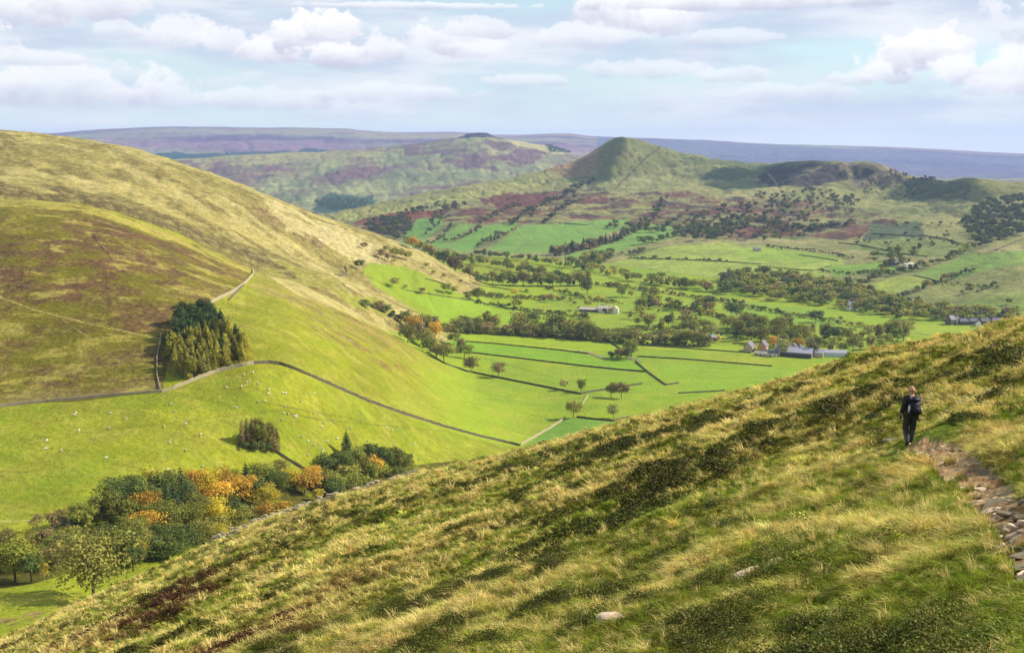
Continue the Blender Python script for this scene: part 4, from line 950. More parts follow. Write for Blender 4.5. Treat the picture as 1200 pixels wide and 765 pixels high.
# woods and scrub on the far slopes
TREES = []
DK = {'dull': 5, 'deep': 2}
fill([(1126,262),(1140,248),(1160,238),(1205,230),(1260,228),(1260,270),(1205,274),(1170,284),(1150,292),(1138,280)], 420, 7, {'round': 1}, DK, (15.5, 18.8), None, None, 1.4)
fill([(432,262),(455,256),(480,258),(482,272),(466,282),(440,276),(425,268)], 110, 6, {'round': 1}, DK, (15, 17.6), None, None, 1.3)
fill([(700,266),(760,258),(830,246),(890,238),(930,244),(960,262),(940,280),(880,282),(820,280),(780,276)], 210, 6, {'round': 2, 'bush': 1}, {'dull': 4, 'deep': 2, 'brown': 2, 'green': .6}, (15.4, 18), None, None, 2.2)
fill([(880,228),(960,222),(1010,232),(1000,250),(920,246)], 130, 4, {'round': 1, 'bush': 1}, {'dull': 4, 'brown': 2}, (16, 18.6), None, None, 1.8)
fill([(790,272),(850,262),(870,272),(830,284),(795,282)], 50, 8, {'round': 1}, {'deep': 3, 'dull': 2}, (15.4, 17.5), None, None, 2.2)
fill([(1010,215),(1070,214),(1090,232),(1060,240),(1010,232)], 50, 2.2, {'bush': 1}, {'dull': 1, 'brown': 1}, (16.5, 19), None, None, 2)
fill([(990,284),(1060,262),(1120,262),(1130,290),(1020,296)], 40, 4, {'bush': 1, 'round': 1}, {'dull': 3, 'olive': 1}, (15.4, 17.5), None, None, 3)
for a, h in (([(600,262),(625,248),(645,238),(665,228),(690,214)], 5), ([(752,266),(768,250),(780,232)], 5), ([(560,262),(580,250),(610,240)], 4), ([(440,264),(480,250),(520,240)], 4), ([(505,262),(520,248),(540,240)], 5), ([(640,262),(655,246),(672,236)], 5), ([(1040,202),(1066,206),(1075,208)], 2.4), ([(1080,209),(1094,211)], 3), ([(860,255),(900,262),(950,270),(1000,262)], 5)):
    for _ in range(2): row(a, 2.8, h, {'round': 1, 'bush': 1}, {'dull': 4, 'deep': 1, 'brown': 1}, (15.3, 19), None, None, 5)
merged('hillside_woods', [(x, y, z, h, h * w, R.uniform(0, 6.28), k, c) for x, y, z, h, k, c, hp, lb, gr, w in TREES], 'dark woods and scrub on the slopes of the far ridge', 'woods', ac)
TREES = []
fill([(368,238),(400,232),(430,236),(436,246),(380,246)], 120, 3.5, {'round': 1}, {'deep': 2, 'dull': 1}, (21, 22), None, None, 1)
fill([(640,172),(662,174),(668,180),(646,180)], 60, 3, {'round': 1}, {'deep': 1}, (22, 23), None, None, .8)
merged('distant_woods', [(x, y, z, h, h * w, 0, k, c) for x, y, z, h, k, c, hp, lb, gr, w in TREES], 'dark distant woods on the hill with the rocky knoll', 'woods', ac)
# ------------------------------------------------------------------ dry stone walls
M_wall = simple_mat('wall_stone_shaded', lin((92, 84, 66)), .95, .4, .9, .6)  # darker copy of the stone: the walls' shaded sides put into the colour
M_wallp = simple_mat('wall_stone_pale', lin((150, 138, 110)), .95, .35, .9, .6)
def wall_geo(X, Y, Z, h, t, seed):
    r = np.random.default_rng(seed); V, F = [], []; n = len(X)
    for i in range(n):
        a, b = max(i - 1, 0), min(i + 1, n - 1); dx, dy = X[b] - X[a], Y[b] - Y[a]; l = math.hypot(dx, dy) + 1e-6; nx, ny = -dy / l, dx / l
        hh = h * r.uniform(.86, 1.1); j = r.uniform(-.06, .06)
        for w_, zz in ((-.5, -.5), (-.34, hh), (-.1, hh + .1 * r.uniform(0, 1.5)), (.34, hh), (.5, -.5)):
            V.append((X[i] + nx * (t * w_ + j), Y[i] + ny * (t * w_ + j), Z[i] + zz))
        if i:
            o = (i - 1) * 5
            for k in range(4): F.append((o + k, o + k + 1, o + 6 + k, o + 5 + k))
    F.append((0, 1, 2, 3)); F.append((len(V) - 5, len(V) - 4, len(V) - 3, len(V) - 2))
    return V, F
WALLS = [
 ([(-40,480),(0,476.5),(100,467),(190,459.5),(203,456)], (7.9, 8.3), 1.7, 'p', 'pale stone wall along the foot of the heather slope at the left'),
 ([(203,456),(225,447),(250,437.5),(275,430.5),(297,426.5)], (7.9, 8.4), 2.0, 'p', 'pale stone wall curving under the plantation trees'),
 ([(297,426.5),(315,425.5),(328,427),(345,433),(385,450),(430,470),(475,486),(520,500),(560,511),(609,522.5)], (7.9, 8.3), 1.9, 'd', 'long dark stone wall running down the pasture from the plantation corner'),
 ([(320,528),(332,536),(348,546),(366,557)], (7, 8), 2.0, 'd', 'short dark wall leading down from the lone clump of trees'),
 ([(188,458),(184,440),(184,420),(188,400),(188,392)], (8, 9), 1.3, 'p', 'low pale wall up the shaded left side of the plantation'),
 ([(242,359),(258,350),(275,342),(288,332),(296,323),(297,317)], (8.3, 9.3), 2.2, 'p', 'curving wall on the spur edge above the plantation'),
 ([(268,352),(280,340),(293,326)], (8.3, 9.3), 1.2, 'd', 'low dark wall just inside the curving wall above the plantation'),
 ([(500,413),(520,426),(545,435),(600,446),(640,454),(680,462),(720,469),(752,475)], (8.6, 13), 1.9, 'd', 'long dark wall with single trees along it across the valley fields'),
 ([(610,521.5),(625,513),(645,502),(663,490)], (7.9, 12), 1.9, 'p', 'pale sunlit wall on the left edge of the blue-green field'),
 ([(682,474),(686,468),(689,464)], (8, 13), 1.7, 'p', 'very short pale wall joining the long tree-lined wall'),
 ([(676,489),(700,492),(736,495)], (7.9, 12), 1.6, 'd', 'dark wall behind the blue-green field at the skyline'),
 ([(545,400.5),(580,403),(620,407),(660,411),(690,415)], V0, 1.6, 'd', 'dark field wall below the tree belt, ending at the ruined fold'),
 ([(548,413),(590,418),(640,424),(700,431),(756,436)], V0, 1.7, 'd', 'dark field wall passing below the ruined fold'),
 ([(706,396),(716,402),(727,409)], V0, 1.8, 'd', 'short diagonal wall from the belt to the ruined fold'),
 ([(745,424),(760,437),(778,450),(795,461)], (8.5, 13), 1.8, 'd', 'diagonal dark wall descending right from the ruined fold'),
 ([(747,418),(800,421),(850,425),(905,429.5)], V0, 1.5, 'd', 'dark wall crossing the field towards the big farm'),
 ([(752,405),(800,408),(840,411),(880,414)], V0, 1.4, 'd', 'upper dark wall between belt and big farm'),
 ([(795,461),(815,460),(850,458)], (8, 13), 1.4, 'd', 'low wall above the near hillside skyline below the farm field'),
 ([(393,322),(400,324),(407,320),(404,313)], (10, 12.8), 2.0, 'd', 'dark hooked wall at the end of the hillside track'),
 ([(498,327),(510,330),(520,333)], (12, 15), 1.8, 'd', 'short dark wall in the bright field left of the scattered trees'),
 ([(475,340),(510,346),(550,352),(600,362),(640,369)], (11.5, 15), 1.3, 'd', 'long low wall through the scattered trees'),
 ([(542,332),(580,337),(620,343)], (12.5, 15), 1.3, 'd', 'low wall in front of the belt behind the tan hill'),
 ([(736,303),(790,304),(840,306),(892,310)], (15, 17.5), 2.0, 'd', 'long thin wall across the yellow-green upper pasture'),
 ([(888,312),(920,315),(953,317.5)], (15, 17.5), 1.8, 'd', 'short wall below the long upper pasture wall'),
 ([(936,299),(960,302),(982,306)], (15, 17.5), 1.8, 'd', 'short wall beneath the rough grass enclosure on the far slope'),
 ([(905,288),(930,292),(955,292)], (15, 17.5), 1.8, 'd', 'short curving wall above the small field barn'),
 ([(982,285),(1005,287),(1030,292),(1060,298),(1087,301)], (15, 17.8), 2.2, 'd', 'curving dark wall round the lower edge of the far enclosure'),
 ([(1024,274),(1055,276),(1087,277),(1110,281),(1126,286)], (15, 17.8), 2.2, 'd', 'curving dark wall round the upper edge of the far enclosure'),
 ([(1070,323),(1085,326),(1104,331)], (14.8, 17.5), 1.8, 'd', 'short dark wall below the far farm'),
 ([(960,327),(940,322),(952,318),(975,311)], (14.8, 17.5), 1.6, 'd', 'angled wall beside the small green corner field'),
 ([(1160,296),(1180,288),(1200,280)], (15, 17.8), 2.2, 'd', 'wall climbing the slope at the right edge'),
 ([(655,262),(690,264),(697,258),(712,251)], (15.4, 18), 2.4, 'd', 'wall round the top of the largest green slope field'),
 ([(755,262),(780,264),(808,268)], (15.2, 18), 2.4, 'd', 'wall along the top of the right green slope field'),
 ([(603,296),(612,289),(618,284)], (15, 17), 1.6, 'd', 'short wall dividing the green slope fields'),
]
for i, (pts, vr, h, mk, lb) in enumerate(WALLS):
    d = densify(pts, 1.5, False); X, Y = hit([p[0] for p in d], [p[1] for p in d], *vr)
    # even the spacing out on the ground
    L = np.r_[0, np.cumsum(np.hypot(np.diff(X), np.diff(Y)))]; n = max(4, int(L[-1] / max(1.6, Y.mean() / 500))); q = np.linspace(0, L[-1], min(n, 500))
    X, Y = np.interp(q, L, X), np.interp(q, L, Y); Z, _ = land(X, Y)
    V, F = wall_geo(X, Y, Z, h * (.74 if vr[0] < 14 else .66), .5, i)
    tag(obj('stone_wall', np_mesh('stone_wall', V, F, [M_wallp if mk == 'p' else M_wall])), lb, 'wall')

# ------------------------------------------------------------------ rocks
M_rock = simple_mat('gritstone', lin((190, 166, 142)), .95, .35, 5, .7, obj_rand=.2)
M_rockd = simple_mat('gritstone_dark', lin((112, 100, 80)), .95, .35, 5, .7, obj_rand=.2)
def rock_geo(sx_, sy_, sz_, seed, sub=2):
    r = np.random.default_rng(seed); import bmesh
    bm = bmesh.new(); bmesh.ops.create_icosphere(bm, subdivisions=sub, radius=1)
    V = np.array([v.co[:] for v in bm.verts]); F = np.array([[v.index for v in f.verts] for f in bm.faces]); bm.free()
    V = np.sign(V) * np.abs(V) ** .62
    for k in range(5):
        n = rand_unit(1, r)[0]; d = r.uniform(.55, .85); o = V @ n; V = V - np.outer(np.clip(o - d, 0, 9), n)
    V += r.normal(0, .05, V.shape)
    return V * [sx_, sy_, sz_], F
slabs = [rock_geo(.2, .14, .045, s) for s in range(5)]
slab_me = [np_mesh('slab', v, f, [M_rock if i % 2 else M_rockd]) for i, (v, f) in enumerate(slabs)]
Pp = np.array(PATH, float); cand = R.uniform(Pp.min(0), Pp.max(0), (900, 2)); cand = cand[inside(Pp[:, 0], Pp[:, 1], cand[:, 0], cand[:, 1])]
cand = cand[(cand[:, 0] < 1215) & (cand[:, 1] < 690)]
pts = []
for c_ in cand:
    if all((c_[0] - q[0]) ** 2 + ((c_[1] - q[1]) * 1.6) ** 2 > (2.8 + (c_[1] - 520) * .034) ** 2 for q in pts): pts.append(c_)
pts = pts[:190]
hx, hy = hit([p[0] for p in pts], [p[1] for p in pts], 0, 4); hz_, _ = land(hx, hy)
for i in range(len(pts)):
    o = obj('path_stone', slab_me[i % 5], None, (hx[i], hy[i], hz_[i] - .05)); s = R.uniform(.25, .8) if i % 5 else R.uniform(.8, 1.2); o.scale = (s * 1.3, s * .9, R.uniform(.6, 1.2))
    o.rotation_euler = (R.normal(0, .12) - .25, R.normal(0, .12) - .1, R.uniform(-.5, .9)); tag(o, 'flat reddish-grey stone embedded in the trodden path', 'stone', 'stones embedded in the path')
for px, py, sc, lb, rot in ((880,678,(.34,.16,.10),'pale flat rock lying in the grass below the middle of the hillside',.4),(905,671,(.30,.13,.12),'tilted brownish rock just right of the pale flat rock',.7),(716,727,(.22,.12,.09),'small grey rock at the bottom in dark bilberry',-.3),
                            (1047,519,(.34,.30,.18),'rounded grassy boulder beside the walker\'s left foot',0),(1030,506,(.34,.24,.16),'grey rock in the turf left of the walker',.3),(1128,478,(.38,.22,.2),'dark earthy rock on the bank right of the walker',.2),(1112,484,(.28,.2,.16),'brown rock on the bank just behind the walker',.6),(1158,462,(.3,.2,.16),'small rock on the heathery bank at the right',.1)):
    x, y, z = hit1(px, py, 0, 4); v, f = rock_geo(*sc, int(px))
    o = obj('rock', np_mesh('rock', v, f, [M_rockd if px in (1128, 1112, 1047, 1158, 1030) else M_rock]), None, (x, y, z + sc[2] * .25)); o.rotation_euler = (.1, -.15, rot); tag(o, lb, 'rock')
# tumbled wall along the shoulder of the hillside
for nm, a, lb, hh in (('ruined_wall', [(245,634),(262,626),(285,616),(310,605),(340,596),(372,586),(392,582)], 'tumbled wall of pale stones along the lower shoulder of the near hillside', .8),
                  ('ruined_wall', [(395,579),(420,570),(450,561),(470,554),(490,550)], 'low heap of pale wall stones higher up the hillside shoulder', .5)):
    d = densify(a, 1.2, False); X, Y = hit([p[0] for p in d], [p[1] + 1.5 for p in d], 3, 4.02); Z, _ = land(X, Y); parts = []
    for i in range(len(X)):
        for k in range(int(R.integers(4, 9))):
            s = R.uniform(.10, .27); v, f = rock_geo(s * 1.3, s, s * .7, int(R.integers(1e6)), 1)
            ox, oy = R.normal(0, .55, 2); zz = zat(X[i] + ox, Y[i] + oy)
            parts.append((v + [X[i] + ox, Y[i] + oy, zz + s * .2 + R.uniform(0, hh) * math.exp(-(ox * ox + oy * oy) * 2)], f))
    V, F = merge(parts); tag(obj(nm, np_mesh(nm, V, F, [M_wallp])), lb, 'ruined wall')
# fallen stones of the fold by the round tree
for a, lb in (([(680,412),(690,414),(700,418),(712,421)], 'broken pale wall of the ruined fold left of its trees'), ([(736,420),(743,421),(748,424)], 'tumbled white stones of the ruined fold right of its trees')):
    d = densify(a, 1, False); X, Y = hit([p[0] for p in d], [p[1] for p in d], *V0); Z, _ = land(X, Y); parts = []
    for i in range(len(X)):
        for k in range(4):
            s = R.uniform(.4, .9); v, f = rock_geo(s * 1.3, s, s, int(R.integers(1e6)), 1); parts.append((v + [X[i] + R.normal(0, 1.1), Y[i] + R.normal(0, 2), Z[i] + s * .4], f))
    V, F = merge(parts); tag(obj('ruined_wall', np_mesh('ruined_wall', V, F, [M_wallp])), lb, 'ruined wall')

# ------------------------------------------------------------------ sheep
M_wool = simple_mat('wool', (.6, .57, .49), .95, .15, 6)
def sheep_geo():
    parts = []; import bmesh
    def ell(c, r_, sub=2):
        bm = bmesh.new(); bmesh.ops.create_icosphere(bm, subdivisions=sub, radius=1); V = np.array([v.co[:] for v in bm.verts]); F = np.array([[v.index for v in f.verts] for f in bm.faces]); bm.free()
        V = V + .06 * np.sin(V[:, [1, 2, 0]] * 9); parts.append((V * r_ + c, F))
    ell((0, 0, .68), (.58, .27, .30)); ell((.30, 0, .70), (.28, .22, .26)); ell((.62, 0, .62), (.16, .11, .15)); ell((.78, 0, .50), (.15, .075, .085)); ell((-.56, 0, .66), (.08, .06, .12), 1)
    for y in (-.1, .1): ell((.68, y, .64), (.04, .09, .035), 1)
    for x in (-.38, .34):
        for y in (-.14, .14):
            v, f = tube([(x, y, -.05), (x, y, .25), (x, y, .6)], [.035, .04, .09], 6)
            v = np.array(v); f = np.array(f); f = np.vstack([f[:, [0, 1, 2]], f[:, [0, 2, 3]]]); parts.append((v, f))
    return merge(parts)
sv, sf = sheep_geo(); sheep_me = np_mesh('sheep', sv, sf, [M_wool], smooth=True)
def flock(poly, n, vr, label, group):
    P0 = np.array(poly, float); c_ = R.uniform(P0.min(0), P0.max(0), (n * 8, 2)); c_ = c_[inside(P0[:, 0], P0[:, 1], c_[:, 0], c_[:, 1])][:n]
    X, Y = hit(c_[:, 0], c_[:, 1], *vr); Z, _ = land(X, Y)
    for x, y, z in zip(X, Y, Z):
        o = obj('sheep', sheep_me, None, (x, y, z)); o.rotation_euler[2] = R.uniform(0, 6.28); o.scale = (.92,) * 3; tag(o, label, 'sheep', group)
flock([(262,440),(300,432),(420,475),(500,512),(480,530),(400,510),(270,482)], 34, (7, 8), 'white sheep grazing in the pasture between plantation and long dark wall', 'sheep below the plantation')
flock([(330,500),(470,520),(500,540),(380,540),(335,530)], 16, (7, 8), 'white sheep grazing right of the lone clump of trees', 'sheep right of the clump')
flock([(20,480),(190,466),(250,500),(230,575),(110,560),(40,520)], 22, (7, 8), 'white sheep grazing in the left part of the big pasture', 'sheep in the left of the big pasture')
flock([(440,330),(480,320),(540,338),(560,345),(500,355),(470,350)], 18, (11.4, 15), 'white sheep in the bright field beyond the spur', 'sheep in the field beyond the spur')
flock([(560,400),(680,405),(650,420),(560,412)], 5, V0, 'white sheep in the strip field below the tree belt', 'sheep below the tree belt')
flock([(570,462),(600,455),(640,470),(580,470)], 2, (7.8, 12), 'white sheep in the field under the long tree-lined wall', 'sheep under the tree-lined wall')

# ------------------------------------------------------------------ buildings
M_bst = simple_mat('house_stone', lin((176, 160, 136)), .9, .2, .6); M_bwh = simple_mat('limewash', lin((226, 220, 206)), .9, .08, .6)
M_brick = simple_mat('warm_stone', lin((190, 148, 116)), .9, .2, .6); M_dkst = simple_mat('dark_stone', lin((110, 98, 92)), .9, .2, .6)
M_slate = simple_mat('slate', lin((104, 100, 112)), .7, .2, .8); M_pslate = simple_mat('pale_slate', lin((176, 164, 150)), .8, .15, .8)
M_sheet = simple_mat('sheet_roof', lin((142, 140, 152)), .6, .1, .4); M_blue = simple_mat('pale_cladding', lin((178, 188, 200)), .6, .08, .4)
M_glass = simple_mat('window_glass', (.03, .035, .04), .2, .1, 1); M_door = simple_mat('door_paint_and_opening', (.06, .05, .05), .6, .1, 1)
def quad_box(lo, hi):
    v = [(x, y, z) for x in (lo[0], hi[0]) for y in (lo[1], hi[1]) for z in (lo[2], hi[2])]
    return v, [(0, 1, 3, 2), (4, 6, 7, 5), (0, 4, 5, 1), (2, 3, 7, 6), (0, 2, 6, 4), (1, 5, 7, 3)]
def house(name, cat, label, px, py, vr, L, Wd, wh, rh, rot, wm, rm, nwin=3, chim=0, door_or_opening=True, group=None, ribs=0, open_front=0):
    x, y, z = hit1(px, py, *vr); e = empty(name, (x, y, z - .2), math.radians(rot))
    tag(e, label, cat, group); l, w = L / 2, Wd / 2
    v = [(-l, -w, -1), (l, -w, -1), (l, w, -1), (-l, w, -1), (-l, -w, wh), (l, -w, wh), (l, w, wh), (-l, w, wh), (-l, 0, wh + rh), (l, 0, wh + rh)]
    me = bpy.data.meshes.new('wall'); me.from_pydata(v, [], [(0, 1, 5, 4), (2, 3, 7, 6), (1, 2, 6, 9, 5), (3, 0, 4, 8, 7)]); me.materials.append(wm); obj('wall', me, e)
    o = .35; k = rh / w; th = .18; V, F = [], []
    for s in (-1, 1):
        b = len(V); V += [(-l - o, s * (w + o), wh - k * o + .05), (l + o, s * (w + o), wh - k * o + .05), (l + o, 0, wh + rh + .05), (-l - o, 0, wh + rh + .05)]
        V += [(a, c, d + th) for a, c, d in V[b:b + 4]]
        F += [(b, b + 1, b + 2, b + 3), (b + 4, b + 5, b + 6, b + 7), (b, b + 1, b + 5, b + 4), (b, b + 3, b + 7, b + 4), (b + 1, b + 2, b + 6, b + 5)]
    parts = [(V, F)]
    for i in range(ribs):                                  # raised rooflight bands
        xx = -l + L * (i + .5) / ribs
        for s in (-1, 1):
            b = [(xx - .5, s * (w + o), wh - k * o + .27), (xx + .5, s * (w + o), wh - k * o + .27), (xx + .5, 0, wh + rh + .27), (xx - .5, 0, wh + rh + .27)]
            parts.append((b, [(0, 1, 2, 3)]))
    V, F = merge(parts); ro = obj('roof', np_mesh('roof', V, F, [rm]), e)
    for c in range(chim):
        cx = (-l + .5) if c == 0 else (l - .5); bv, bf = quad_box((cx - .45, -.4, wh + rh - .6), (cx + .45, .4, wh + rh + 1.3)); obj('chimney', np_mesh('chimney', bv, bf, [wm]), ro)
    for i in range(nwin):
        xx = -l + L * (i + .5) / nwin
        if door_or_opening and i == nwin // 2:
            bv, bf = quad_box((xx - .6, -w - .06, 0), (xx + .6, -w - .004, 2.1)); obj('door_or_opening', np_mesh('door_or_opening', bv, bf, [M_door]), e); continue
        for zz in ([1.2] if wh < 4.5 else [1.1, 3.6]):
            bv, bf = quad_box((xx - .6, -w - .05, zz), (xx + .6, -w - .004, zz + 1.2)); obj('window', np_mesh('window', bv, bf, [M_glass]), e)
    if open_front:
        bv, bf = quad_box((-l + 1, -w - .06, 0), (l - 1, -w - .004, wh * .7)); obj('door_or_opening', np_mesh('door_or_opening', bv, bf, [M_door]), e)  # dark inside of the open shed front, drawn as a flat panel
    return e
F0 = (9, 14.5)
# long pale farmhouse
house('farm_barn', 'barn', 'long low barn with pale roof left of the white farmhouse', 691, 365, V0, 24, 7, 3, 2.2, -14, M_dkst, M_pslate, 5, 0)
house('farmhouse', 'farmhouse', 'white farmhouse with pale roof and two chimneys in the valley middle', 709, 366, V0, 15, 8, 5, 3, -10, M_bwh, M_pslate, 4, 2)
house('farmhouse', 'farmhouse', 'white end-gabled cottage at the right of the farmhouse group', 721, 367, V0, 7, 8, 5.2, 3, 75, M_bwh, M_pslate, 2, 1)
# the big farm
house('farm_shed', 'farm shed', 'largest farm shed, grey-violet sheet roof with rooflight bands', 930, 428, F0, 34, 17, 5, 3.6, -24, M_dkst, M_sheet, 0, 0, False, None, 7, 1)
house('farm_shed', 'farm shed', 'pale blue clad shed at the right end of the farm', 976, 427, F0, 24, 10, 4, 1.8, -10, M_blue, M_sheet, 0, 0, False, None, 3)
house('farm_shed', 'farm shed', 'second grey shed standing behind the largest shed', 948, 418, F0, 26, 11, 4.5, 2.8, -20, M_bst, M_sheet, 0, 0, False, None, 4)
house('cottage', 'house', 'left twin cottage with pale pointed gable behind the sheds', 930, 413, F0, 8, 9, 5, 4, 72, M_bst, M_slate, 2, 1)
house('cottage', 'house', 'right twin cottage with pale pointed gable behind the sheds', 937, 415, F0, 8, 9, 5, 4, 72, M_bst, M_slate, 2, 1)
house('farmhouse', 'farmhouse', 'farmhouse with pale end gable at the left edge of the farm', 878, 411, F0, 12, 8, 5, 4, 62, M_bst, M_slate, 3, 1)
house('farmhouse', 'farmhouse', 'warm stone farmhouse with pointed gable and chimney in the farm', 894, 411, F0, 10, 8, 5.6, 4.4, 64, M_brick, M_slate, 3, 2)
house('farmhouse', 'farmhouse', 'slate-roofed stone house between the two rust-red trees', 919, 412, F0, 14, 8, 5, 3.5, -20, M_dkst, M_slate, 4, 1)
house('outbuilding', 'outbuilding', 'white-walled outbuilding with slate roof in the farm yard', 903, 420, F0, 12, 7, 3.4, 2.4, -18, M_bwh, M_slate, 3, 0)
house('outbuilding', 'outbuilding', 'long stone outbuilding at the lower left of the farm', 892, 419, F0, 12, 5, 2.8, 1.8, -35, M_bst, M_pslate, 3, 0)
house('outbuilding', 'outbuilding', 'small pale-roofed shed in front of the farm yard', 908, 427, F0, 9, 5, 2.6, 1.6, -30, M_bst, M_pslate, 2, 0)
house('outbuilding', 'outbuilding', 'dark low shed at the near corner of the farm', 935, 435, F0, 12, 5, 2.4, 1.4, -20, M_dkst, M_slate, 0, 0, False)
house('outbuilding', 'outbuilding', 'dark blue shed among the trees left of the farm', 832, 399, F0, 14, 8, 4, 2, -8, M_dkst, M_sheet, 3, 0)
# beyond
house('field_barn', 'barn', 'small ruined-looking field barn on the yellow-green upper pasture', 887, 294, (15, 17.4), 12, 7, 3.6, 2.4, 10, M_bst, M_slate, 1, 0)
house('house', 'house', 'white house with two gables in the river woodland', 999, 363, (12, 16), 12, 9, 6, 4, 20, M_bwh, M_slate, 3, 1)
house('farmhouse', 'farmhouse', 'far grey farm building among trees on the lower slope', 1044, 311, (15, 17), 22, 8, 4.5, 3, 10, M_dkst, M_slate, 4, 1)
house('farm_barn', 'barn', 'pale barn right of the far grey farm building', 1064, 312, (15, 17), 16, 8, 3.5, 2, 25, M_bwh, M_pslate, 2, 0)
house('village_house', 'house', 'tall gabled stone house with chimneys at the left end of the village', 1114, 380, (12, 16), 8, 8, 6, 4, 30, M_dkst, M_slate, 2, 2)
house('village_house', 'house', 'pale gabled house beside the tall house in the village', 1121, 379, (12, 16), 5, 7, 5, 4, 70, M_bwh, M_slate, 1, 1)
for i, (px, lb) in enumerate(((1130, 'first terrace block of slate roofs right of the pale gabled house'), (1142, 'second terrace block of slate roofs in the village row'), (1155, 'third terrace block of slate roofs in the village row'), (1168, 'last terrace block of the village row beside the skyline'))):
    house('terrace_house', 'terrace', lb, px, 380 - i * .2, (12, 16), 11, 7, 4, 2.8, -4, M_dkst, M_slate, 4, 2)
house('village_house', 'house', 'small white cottage in front of the village row', 1146, 382, (12, 16), 4, 5, 4, 3, 80, M_bwh, M_slate, 1, 0)
# ------------------------------------------------------------------ grass and bilberry of the near hillside
def tuft_geo(n, width, seed, lean=.55):
    r = np.random.default_rng(seed); V, F, S = [], [], []
    for i in range(n):
        a = r.uniform(0, 6.28); rr = .22 * math.sqrt(r.uniform()); bx_, by_ = math.cos(a) * rr, math.sin(a) * rr
        L = r.uniform(.45, 1.2); d = np.array([math.cos(a) * .35 - lean * r.uniform(.1, 1.3), math.sin(a) * .45 - lean * .25 + r.normal(0, .2)])
        t = r.uniform(0, 6.28); tx, ty = math.cos(t) * width, math.sin(t) * width
        o = len(V)
        for k, (f, wd) in enumerate(((0, 1), (.4, .9), (.75, .6), (1, .12))):
            h = L * (f - .42 * f * f * (1 + abs(d).sum() * .3)); off = L * f * f * .9
            V += [(bx_ + d[0] * off - tx * wd, by_ + d[1] * off - ty * wd, h - .03), (bx_ + d[0] * off + tx * wd, by_ + d[1] * off + ty * wd, h - .03)]
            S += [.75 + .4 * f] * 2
            if k: F.append((o + 2 * k - 2, o + 2 * k - 1, o + 2 * k + 1, o + 2 * k))
    return np.array(V), np.array(F), np.array(S)
def cover_mat(name, rough=.8, transl=.25):
    m, nt, b = new_mat(name)
    at = nt.n('ShaderNodeAttribute', attribute_name='tint', attribute_type='INSTANCER'); a2 = nt.n('ShaderNodeAttribute', attribute_name='tone')
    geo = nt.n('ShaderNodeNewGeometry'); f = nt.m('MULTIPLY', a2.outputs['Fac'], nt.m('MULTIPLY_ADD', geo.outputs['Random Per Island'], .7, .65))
    hs = nt.n('ShaderNodeHueSaturation'); nt.l(at.outputs['Color'], hs.inputs['Color']); nt.l(f, hs.inputs['Value'])
    nt.l(hs.outputs[0], b.inputs['Base Color']); b.inputs['Roughness'].default_value = rough; b.inputs['Specular IOR Level'].default_value = .15
    tr = nt.n('ShaderNodeBsdfTranslucent'); nt.l(hs.outputs[0], tr.inputs[0]); mx = nt.n('ShaderNodeMixShader'); mx.inputs[0].default_value = transl
    out = [n for n in nt.N if n.type == 'OUTPUT_MATERIAL'][0]; nt.l(b.outputs[0], mx.inputs[1]); nt.l(tr.outputs[0], mx.inputs[2]); nt.l(mx.outputs[0], out.inputs[0])
    return m
M_gr = cover_mat('grass_blades'); M_bi = cover_mat('bilberry_leaves', .6, .15)
protos = bpy.data.collections.new('ground_cover_kinds')
def proto(nm, V, F, S, mat):
    me = np_mesh(nm, V, F, [mat], attrs={'tone': np.repeat(np.asarray(S)[:, None], 3, 1)}); o = bpy.data.objects.new(nm, me); protos.objects.link(o)
for s in range(3): proto(f'a_tuft_{s}', *tuft_geo(46, .011, s), M_gr)
for s in range(3): proto(f'b_tuft_{s}', *tuft_geo(34, .022, 10 + s), M_gr)
def shrub_geo(n, leaf, seed):
    r = np.random.default_rng(seed); d = rand_unit(n, r); d[:, 2] = np.abs(d[:, 2]); c = d * [.5, .5, .42] * (r.uniform(.35, 1.05, n) ** .5)[:, None] * (1 + .25 * np.sin(d[:, [0]] * 5 + seed) * np.cos(d[:, [1]] * 6))
    nn = d + r.normal(0, .6, (n, 3)); nn /= np.linalg.norm(nn, axis=1)[:, None]; V, F = leaf_quads(c, nn, leaf, r, 1.2)
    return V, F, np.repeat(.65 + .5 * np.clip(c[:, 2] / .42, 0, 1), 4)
for s in range(3): proto(f'c_shrub_{s}', *shrub_geo(420, .034, s), M_bi)
for s in range(3): proto(f'd_shrub_{s}', *shrub_geo(170, .07, 5 + s), M_bi)
